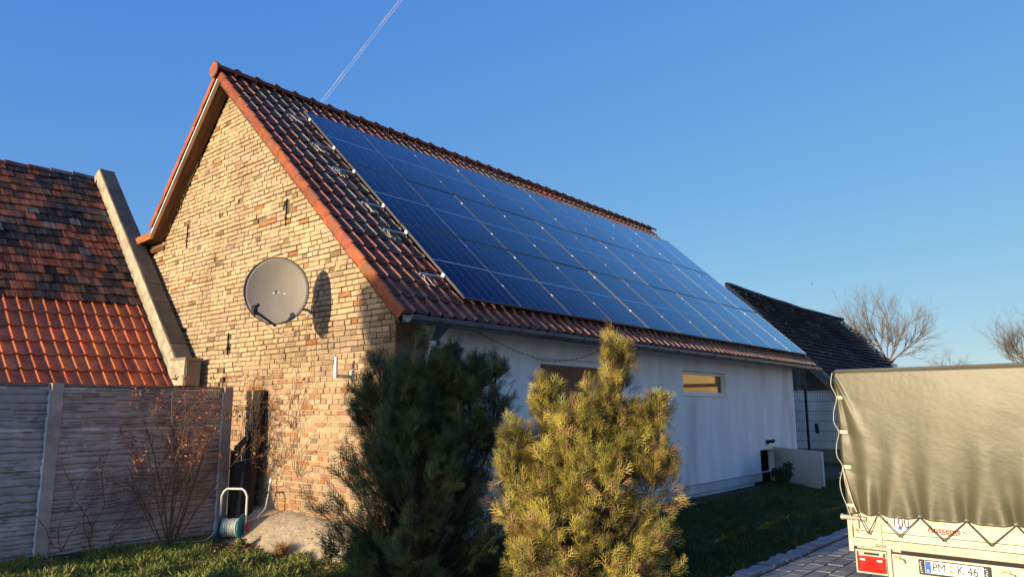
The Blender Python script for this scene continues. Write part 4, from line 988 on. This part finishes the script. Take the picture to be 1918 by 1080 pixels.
# ================================================================== TRAILER
YT=.6; TX0,TX1=4.165,6.12
tr=thing('covered_trailer','covered box trailer with shiny olive grey tarpaulin and red rear lamp','trailer',(5.1,2.0,0))
EY=[4.289,4.457,4.779,5.118,5.454,5.78,6.05]; HK=[4.373,4.619,4.947,5.276,5.60,5.91]
def tarpY(x,z):
    h=z-.73; d=0
    # folds running up from each eyelet
    for i,e_ in enumerate(EY):
        up=max(0,h); k=math.exp(-up/.34); lean=(.05 if i%2 else -.06)*up
        wdt=.030+.16*up; q=(x-e_-lean)/wdt; d+= .024*k*math.exp(-q*q)
        q2=(x-e_-lean-.085-.10*up)/(.05+.10*up); d-=.016*k*math.exp(-q2*q2)
        q3=(x-e_-lean+.085+.05*up)/(.05+.10*up); d-=.012*k*math.exp(-q3*q3)
    # drawn folds fanning out of the upper left corner and along the laced edge
    rx_,rz_=x-4.165,1.985-z; rr=math.hypot(rx_,rz_); ang=math.atan2(rx_,rz_)
    d-= .018*math.exp(-((ang-.33)/.09)**2)*math.exp(-rr/.45)*min(1,rr/.08); d+= .014*math.exp(-((ang-.17)/.06)**2)*math.exp(-rr/.6)*min(1,rr/.08)
    for bz in (1.744,1.435,1.126,.80):
        q=(z-bz+.35*(x-4.165))/.05; d+=.007*math.exp(-q*q)*math.exp(-(x-4.165)/.14)
    d+=.007*mn.noise(Vector((x*1.3,z*1.5,1)))+.0007*mn.noise(Vector((x*2.8,z*8+x*3,5)))+.0005*abs(mn.noise(Vector((x*9,z*30+x*12,8))))+.0003*mn.noise(Vector((x*22,z*9-x*9,3)))
    d-=.012*math.sin(PI*min(1,max(0,(x-4.165)/1.9)))*math.sin(PI*min(1,max(0,h/1.25)))
    return YT+d
nx,nz=260,170; V=[]
for j in range(nz+1):
    for i in range(nx+1):
        s=i/nx; x=lerp(TX0,TX1,s)
        ph=min(abs(x-e_) for e_ in EY); zb_=.733-.022*min(1,ph/.10)**.6
        z=lerp(zb_,1.985,j/nz); xx=x+(.004*math.sin(z*9)*(1-s)**8 if s<.3 else 0)+ (0.028*(1-(z-.7)/1.285) if s<.02 else .028*(1-(z-.7)/1.285)*(1-s)**6)
        yy=tarpY(x,z)
        if j==0: yy+=.012
        if j==1: yy-=.004
        if j>nz-3: yy+=.012*(j-(nz-3))**1.0/3
        if i<3: yy+=.010*(3-i)
        V.append((xx,yy,z))
Fq=[(j*(nx+1)+i,j*(nx+1)+i+1,(j+1)*(nx+1)+i+1,(j+1)*(nx+1)+i) for j in range(nz) for i in range(nx)]
m_=MB(); m_.block(V,Fq,np.ones((len(Fq),3)));tp=m_.build('tarpaulin','tarp',tr,smooth=True)
# sides and roof of the cover
m_=MB(); nys,nzs=40,20; V=[]
for j in range(nzs+1):
    for i in range(nys+1):
        y=lerp(YT+.02,4.1,i/nys); z=lerp(.70,1.985,j/nzs); V.append((TX0+.012+.018*mn.noise(Vector((y*2,z*2,6)))+.028*(1-(z-.7)/1.285),y,z))
m_.block(V,[(j*(nys+1)+i,(j+1)*(nys+1)+i,(j+1)*(nys+1)+i+1,j*(nys+1)+i+1) for j in range(nzs) for i in range(nys)],np.ones((nys*nzs,3)))
m_.box(TX0+.01,TX1,YT+.035,4.1,1.975,1.988); m_.box(TX1-.01,TX1,YT+.03,4.1,.7,1.975); m_.box(TX0+.02,TX1-.01,4.09,4.1,.7,1.975)
m_.build('cover_side','tarp_side',tp)
m_=MB(); m_.tube([(TX0+.02,YT+.03,1.988),(TX1,YT+.03,1.992)],.012,8); m_.build('top_seam','tarp_side',tp)
for e_ in EY:
    m_=MB(); m_.lathe([(.004,0),(.011,.002),(.013,.006),(.011,.0)],(e_,YT-.004+tarpY(e_,.745)-YT,.742),(0,-1,0),12)
    m_.build('eyelet','alu',tp)
for bz in (1.744,1.435,1.126,.792):
    m_=MB(); x0_=4.185+.02*(1.985-bz); yb_=tarpY(x0_+.03,bz)-.006; 
    for q in range(3): m_.box(x0_+.020*q,x0_+.016+.020*q,yb_-.004,yb_,bz-.010,bz+.010)
    m_.box(x0_-.004,x0_+.064,yb_-.001,yb_+.001,bz-.014,bz+.014); m_.build('buckle','sticker',tp)
m_=MB(); pts=[(4.168,YT-.012,1.97),(4.150,YT-.014,1.86),(4.192,YT-.022,1.744),(4.158,YT-.015,1.62),(4.152,YT-.014,1.52),(4.190,YT-.022,1.435),(4.160,YT-.015,1.32),(4.156,YT-.014,1.22),(4.200,YT-.022,1.126),(4.166,YT-.015,1.0),(4.172,YT-.015,.9),(4.206,YT-.022,.80),(4.250,YT-.03,.66)]
def cr(pts,n=6):
    P=[Vector(p) for p in pts]; out=[]
    for i in range(len(P)-1):
        p0,p1,p2,p3=P[max(0,i-1)],P[i],P[i+1],P[min(len(P)-1,i+2)]
        for k in range(n):
            t=k/n; out.append(.5*((2*p1)+(p2-p0)*t+(2*p0-5*p1+4*p2-p3)*t*t+(3*p1-p0-3*p2+p3)*t**3))
    return out+[P[-1]]
m_.tube(cr(pts),.0032,6)
m_.tube(cr([(4.200,YT-.022,1.126),(4.225,YT-.022,1.0),(4.255,YT-.024,.86),(4.286,YT-.02,.745)]),.0045,6); m_.tube(cr([(4.205,YT-.022,1.11),(4.214,YT-.022,.98),(4.262,YT-.024,.83),(4.292,YT-.02,.742)]),.004,6)
m_.tube(cr([(4.25,YT-.03,.66),(4.26,YT-.03,.60),(4.275,YT-.03,.56)]),.004,5)
m_.build('lacing_cord','cord_mat',tp)
m_=MB()
for i,hk in enumerate(HK):
    a_=Vector((EY[i],YT-.018,.742)); b_=Vector((hk,YT-.03,.567)); c_=Vector((EY[i+1],YT+.0,.735)); m_.tube([a_,b_],.0048,6); m_.tube([b_,c_],.0042,6)
m_.build('tie_cord','dark_grey',tp)
# body: tailgate, rails, hooks
m_=MB(); x1=TX1
m_.box(4.236,x1,YT+.030,YT+.052,.582,.90); m_.box(4.236,x1,YT+.030,YT+.052,.520,.578); tg=bevel(m_.build('tailgate','trailer_ply',tr),.003)
m_=MB(); m_.box(4.205,x1,YT+.022,YT+.075,.445,.517); m_.box(4.19,4.232,YT+.018,YT+.075,.395,.69); bevel(m_.build('rear_rail','galv',tr),.004)
m_=MB(); m_.tube([(4.165,YT+.0,.690),(4.36,YT+.0,.685)],.021,12); m_.lathe([(0,0),(.026,0),(.026,.02),(0,.02)],(4.15,YT,.690),(1,0,0),12); m_.box(4.30,4.52,YT+.008,YT+.03,.662,.70); m_.box(4.262,4.292,YT-.008,YT+.03,.60,.70); m_.build('side_latch','galv',tr)
for q in (0,1.26):
    m_=MB(); m_.box(4.428+q,4.468+q,YT+.012,YT+.03,.478,.655)
    for (hx,hz) in ((4.437,.64),(4.459,.64),(4.437,.59),(4.459,.59)): m_.lathe([(0,.002),(.005,.002),(.006,0)],(hx+q,YT+.012,hz),(0,-1,0),8)
    m_.tube([(4.41+q,YT+.008,.468),(4.49+q,YT+.008,.468)],.011,8); m_.build('hinge','galv',tg)
m_=MB()
for hk in HK: m_.tube([(hk-.012,YT+.028,.565),(hk-.006,YT-.018,.562),(hk+.006,YT-.018,.562),(hk+.012,YT+.028,.565)],.005,6); m_.box(hk-.014,hk+.014,YT+.022,YT+.03,.552,.578)
m_.build('tie_hooks','galv',tg)
# 100 sticker and maker's plate
m_=MB(); m_.box(4.545,4.705,YT+.026,YT+.030,.607,.80); st=m_.build('speed_sticker','plate_white',tg)
text('100',.118,(4.625,YT+.0245,.672),'sticker_digits','ink_brown',st,sx=.80)
m_=MB(); m_.lathe([(0,.002),(.016,.002),(.016,0)],(4.618,YT+.025,.632),(0,-1,0),20); m_.build('sticker_seal','plate_blue',st)
m_=MB(); m_.box(4.815,5.135,YT+.027,YT+.030,.600,.676); lp=m_.build('maker_sticker','sticker',tg)
text('Anssems',.066,(4.945,YT+.0250,.642),'sticker_letters','ink_red',lp,ext=.002,sx=1.02)
m_=MB(); m_.box(4.92,5.045,YT+.0245,YT+.0265,.610,.617); m_.box(4.848,4.872,YT+.0245,YT+.0265,.618,.622); m_.build('sticker_underline','ink_red',lp)
text('45',.036,(5.098,YT+.0255,.640),'sticker_year','ink_red',lp)
# light unit
m_=MB(); m_.box(4.238,4.488,YT+.028,YT+.05,.222,.418); li=m_.build('lamp_board','galv',tr)
m_=MB(); m_.box(4.252,4.262,YT+.02,YT+.03,.235,.405); m_.box(4.465,4.478,YT+.016,YT+.028,.375,.402); m_.build('lamp_board_recess','black',li)
rl=MB(); rl.box(4.266,4.482,YT-.012,YT+.028,.240,.372); rl=bevel(rl.build('rear_lamp','lamp_red',tr),.012,3)
m_=MB(); m_.prism([(4.304,YT-.0125,.258),(4.444,YT-.0125,.258),(4.374,YT-.0125,.360)],(0,-.006,0)); 
bevel(m_.build('reflector_triangle','lamp_red',rl),.004,2)
m_=MB(); m_.box(4.284,4.325,YT-.016,YT-.011,.336,.352); m_.box(4.420,4.463,YT-.016,YT-.011,.336,.352); m_.build('reversing_lens','lamp_white',rl)
m_=MB()
for k in range(4):
    z_=.262+.017*k; m_.box(4.280,4.300+.008*k,YT-.014,YT-.011,z_,z_+.008); m_.box(4.450-.008*k,4.468,YT-.014,YT-.011,z_,z_+.008)
m_.build('lens_ribs','ink_red',rl)
m_=MB(); m_.tube([(4.315,YT+.01,.392),(4.345,YT+.005,.397),(4.43,YT+.005,.392)],[.009,.006,.006],8); m_.box(4.34,4.43,YT+.008,YT+.02,.384,.400); m_.build('lamp_cable','dark_grey',li)
m_=MB(); m_.box(4.492,4.526,YT+.03,YT+.075,.20,.445); m_.box(4.53,x1,YT+.045,YT+.065,.20,.408); bevel(m_.build('rear_crossmember','trailer_ply',tr),.004)
m_=MB()
for (q,zq) in ((0,.0),(.78,-.02)):
    m_.box(4.545+q,4.60+q,YT+.02,YT+.045,.368+zq,.385+zq); m_.tube([(4.59+q,YT+.015,.380+zq),(4.625+q,YT+.01,.372+zq),(4.632+q,YT+.01,.345+zq)],.007,6); m_.tube([(4.545+q,YT+.02,.395+zq),(4.60+q,YT+.02,.40+zq)],.005,6)
m_.build('hook_bracket','galv',tr)
m_=MB(); m_.box(4.60,5.9,YT+.06,YT+.30,.412,.440); m_.build('underside_gap','black',tr)
# number plate
m_=MB(); m_.box(4.735,5.250,YT+.018,YT+.04,.272,.392); pho=bevel(m_.build('plate_holder','dark_grey',tr),.005)
m_=MB(); 
for k in range(7): 
    for sx_ in (4.742,5.208): m_.obox((sx_+random.uniform(0,.012),YT+.015,.285+.014*k),(.012,0,.006),(0,.003,0),(-.002,0,.005))
m_.build('holder_print','plate_white',pho)
m_=MB(); m_.box(4.782,5.203,YT+.012,YT+.018,.290,.388); pl_=bevel(m_.build('number_plate','plate_white',pho),.004)
m_=MB(); m_.box(4.786,4.828,YT+.010,YT+.012,.294,.384); m_.build('plate_band','plate_blue',pl_)
text('D',.030,(4.807,YT+.0095,.310),'plate_letter','plate_white',pl_)
m_=MB()
for k in range(12):
    a_=2*PI*k/12; m_.box(4.807+math.cos(a_)*.013-.0012,4.807+math.cos(a_)*.013+.0012,YT+.009,YT+.0102,.357+math.sin(a_)*.013-.0012,.357+math.sin(a_)*.013+.0012)
m_.build('plate_stars','seal_gold',pl_)
text('PM',.098,(4.887,YT+.0105,.339),'plate_letters','ink',pl_,sx=.80)
text('K 46',.098,(5.090,YT+.0105,.339),'plate_letters','ink',pl_,sx=.80)
m_=MB(); m_.lathe([(0,.002),(.011,.002),(.011,0)],(4.975,YT+.011,.362),(0,-1,0),16); m_.lathe([(0,.002),(.014,.002),(.014,0)],(4.975,YT+.011,.322),(0,-1,0),16); m_.build('plate_seal','seal_gold',pl_)
# chassis and wheels
m_=MB(); m_.box(4.205,4.235,YT+.08,4.1,.40,.70); m_.box(TX1-.03,TX1,YT+.08,4.1,.40,.70); m_.box(4.24,TX1-.04,4.05,4.1,.40,.9); m_.box(4.24,TX1-.03,YT+.08,4.04,.42,.45); m_.box(5.05,5.15,4.1,5.4,.35,.43); m_.build('chassis','galv',tr)
for x in (4.33,5.82):
    m_=MB(); m_.lathe([(.13,0),(.24,-.01),(.27,.02),(.27,.13),(.24,.16),(.13,.15)],(x,2.3,.275),(1,0,0),28); wh=m_.build('wheel','rubber',tr,smooth=True)
    m_=MB(); m_.lathe([(0,.05),(.05,.05),(.12,.02),(.14,.02),(.14,.14),(0,.10)],(x,2.3,.275),(1,0,0),24); m_.build('rim','alu',wh)
# ================================================================== BARE TREES (far)
def at(px,py,t): return CAM+(F+R*((px-959)/FPX)+U*((540-py)/FPX))*t
def bare_tree(label,px,t,basez_py,toppy,wpx,seed,tint,droop=0,dens=1):
    random.seed(seed); b=at(px,768,t); base=Vector((b.x,b.y,0)); top=at(px,toppy,t).z; fork=at(px,basez_py,t).z; Wd=wpx/FPX*t
    tt=thing('bare_tree',label,'tree',tuple(base)); m_=MB(); lv=[]
    m_.tube([base,base+Vector((.1,0,fork*.5)),Vector((base.x,base.y,fork))],[.030*Wd,.026*Wd,.024*Wd],9); m_.build('trunk','bark',tt)
    m_=MB(); H=top-fork; lr=R.copy()
    nlim=int(11*dens)
    for k in range(nlim):
        f=(k+.5)/nlim*2-1; d=(lr*f*1.15+Vector((0,0,1.0-.30*abs(f)))+F*random.uniform(-.35,.35)).normalized()
        L_=min(H*.92,Wd*.60)*random.uniform(.85,1.05)
        if abs(f)<.35: L_=H*.93*random.uniform(.9,1.05)
        grow(m_,Vector((base.x,base.y,fork*random.uniform(.93,1.0))),d,L_,.0072*Wd,0,lv,(9,.07,.035-droop,[9,6,5,3],.52,.50,4,7))
    m_.build('crown','bark',tt); return tt
bare_tree('large bare tree with spreading sunlit crown right of the barn roof',1670,60,676,562,168,5,1)
bare_tree('bare tree cut by the right edge of the photo above the trailer',1945,50,700,604,150,8,1)
bare_tree('small distant drooping bare tree between the two larger ones',1787,110,700,662,60,12,1,droop=.06,dens=.6)
# ================================================================== SKY THINGS
random.seed(3)
ct=MB()
def skyp(px,py,alt):
    d=(F+R*((px-959)/FPX)+U*((540-py)/FPX)); return CAM+d*(alt/d.z)
for off in (0,6):
    a_=skyp(575+off,224,9000); b_=skyp(748+off*.9,0,9000); dd_=(b_-a_); pts=[a_+dd_*(k/24*1.5)+Vector((random.uniform(-1.5,1.5),random.uniform(-1.5,1.5),0)) for k in range(25)]
    ct.tube(pts,[10]*25,8,caps=False)
tag(ct.build('contrail','contrail_ice',None,origin=tuple(skyp(600,190,9000))),'thin double white contrail rising from the roof ridge into the sky','contrail')
bp_=at(1521,531,55); bd_=thing('bird','tiny dark bird gliding in the sky above the barn','bird',tuple(bp_))
m_=MB(); m_.tube([bp_-R*.09,bp_-R*.04,bp_+R*.03,bp_+R*.08],[.008,.022,.02,.004],8); m_.build('body','bird_mat',bd_)
m_=MB()
for s_ in (-1,1): m_.prism([bp_-R*.03,bp_+R*.03,bp_+F*.14*s_+U*.03+R*.0,bp_+F*.13*s_+U*.035-R*.04],tuple(U*.006))
m_.build('wings','bird_mat',bd_)
# ================================================================== ADDED OUT OF FRAME (house for the window's reflection, tree to shade the corner)
yh=thing('reflection_house','yellow rendered house added out of frame for the window to reflect','house',(13,27,0))
m_=MB(); m_.box(5.9,17,26,34,0,4.6); m_.build('wall','yellow_render',yh)
m_=MB(); m_.prism([(5.6,25.6,4.5),(17.4,25.6,4.5),(17.4,30,8.0),(5.6,30,8.0)],(0,0,.15)); m_.prism([(5.6,34.4,4.5),(17.4,34.4,4.5),(17.4,30,8.0),(5.6,30,8.0)],(0,0,.15)); m_.build('roof','barn_tile',yh)
for x in (6.5,12.4,15.2):
    m_=MB(); m_.box(x,x+1.1,25.96,26.02,1.0,2.3); w_=m_.build('window','white_plastic',yh); m_=MB(); m_.box(x+.08,x+1.02,25.94,25.96,1.08,2.22); m_.build('pane','window_glass',w_)
m_=MB(); m_.box(5.95,17,25.9,25.98,2.70,2.86); m_.box(5.95,6.15,25.9,25.98,.0,4.5); m_.box(7.9,8.05,25.9,25.98,2.86,4.5); m_.build('reflection_bands','wood',yh)  # dark bands added to break up the facade's reflection in the window
# unseen evergreen added left of the camera to cast the corner's shade
ye=thing('shade_tree','broad dark evergreen tree added out of frame to shade the house corner','tree',(-.7,-17,0))
random.seed(31); RN=np.random.default_rng(31)
m_=MB(); m_.tube([(-.7,-17,0),(-.7,-17,2.2)],[.3,.24],10); m_.build('trunk','bark',ye)
def prof_y(z): # left and right silhouette at height z, traced back along the sun from the shadow edge
    zl=[(1.6,-1.15),(2.4,-1.30),(4.46,-1.63),(4.85,-1.84),(5.3,-2.07),(5.5,-2.07)]
    for (a,b),(c,d) in zip(zl[:-1],zl[1:]):
        if z<=c: return lerp(b,d,(z-a)/(c-a))
    return -2.07
m_=MB(); V=[];Fq=[];ns=28;nzv=30
for j in range(nzv+1):
    z_=lerp(1.6,5.40,j/nzv); l_=prof_y(z_); r_=.42; cx=(l_+r_)/2; rr=(r_-l_)/2
    for k in range(ns):
        a_=2*PI*k/ns; q=1+.06*mn.noise(Vector((math.cos(a_)*2,math.sin(a_)*2,z_*2))); V.append((cx+math.cos(a_)*rr*q,-17+math.sin(a_)*rr*.9*q,z_))
Fq=[(j*ns+k,j*ns+(k+1)%ns,(j+1)*ns+(k+1)%ns,(j+1)*ns+k) for j in range(nzv) for k in range(ns)]
m_.block(V,Fq,np.full((len(Fq),3),.03)); m_.add([V[nzv*ns+k] for k in range(ns)],[tuple(range(ns))],(.03,.03,.03))
idx=RN.integers(0,len(V),9000); pts=np.array(V)[idx]+RN.normal(0,.05,(9000,3)); leafquads(m_,pts,(.06,.13),[(.02,.04,.015),(.03,.05,.02)])
m_.build('crown','leaf',ye)
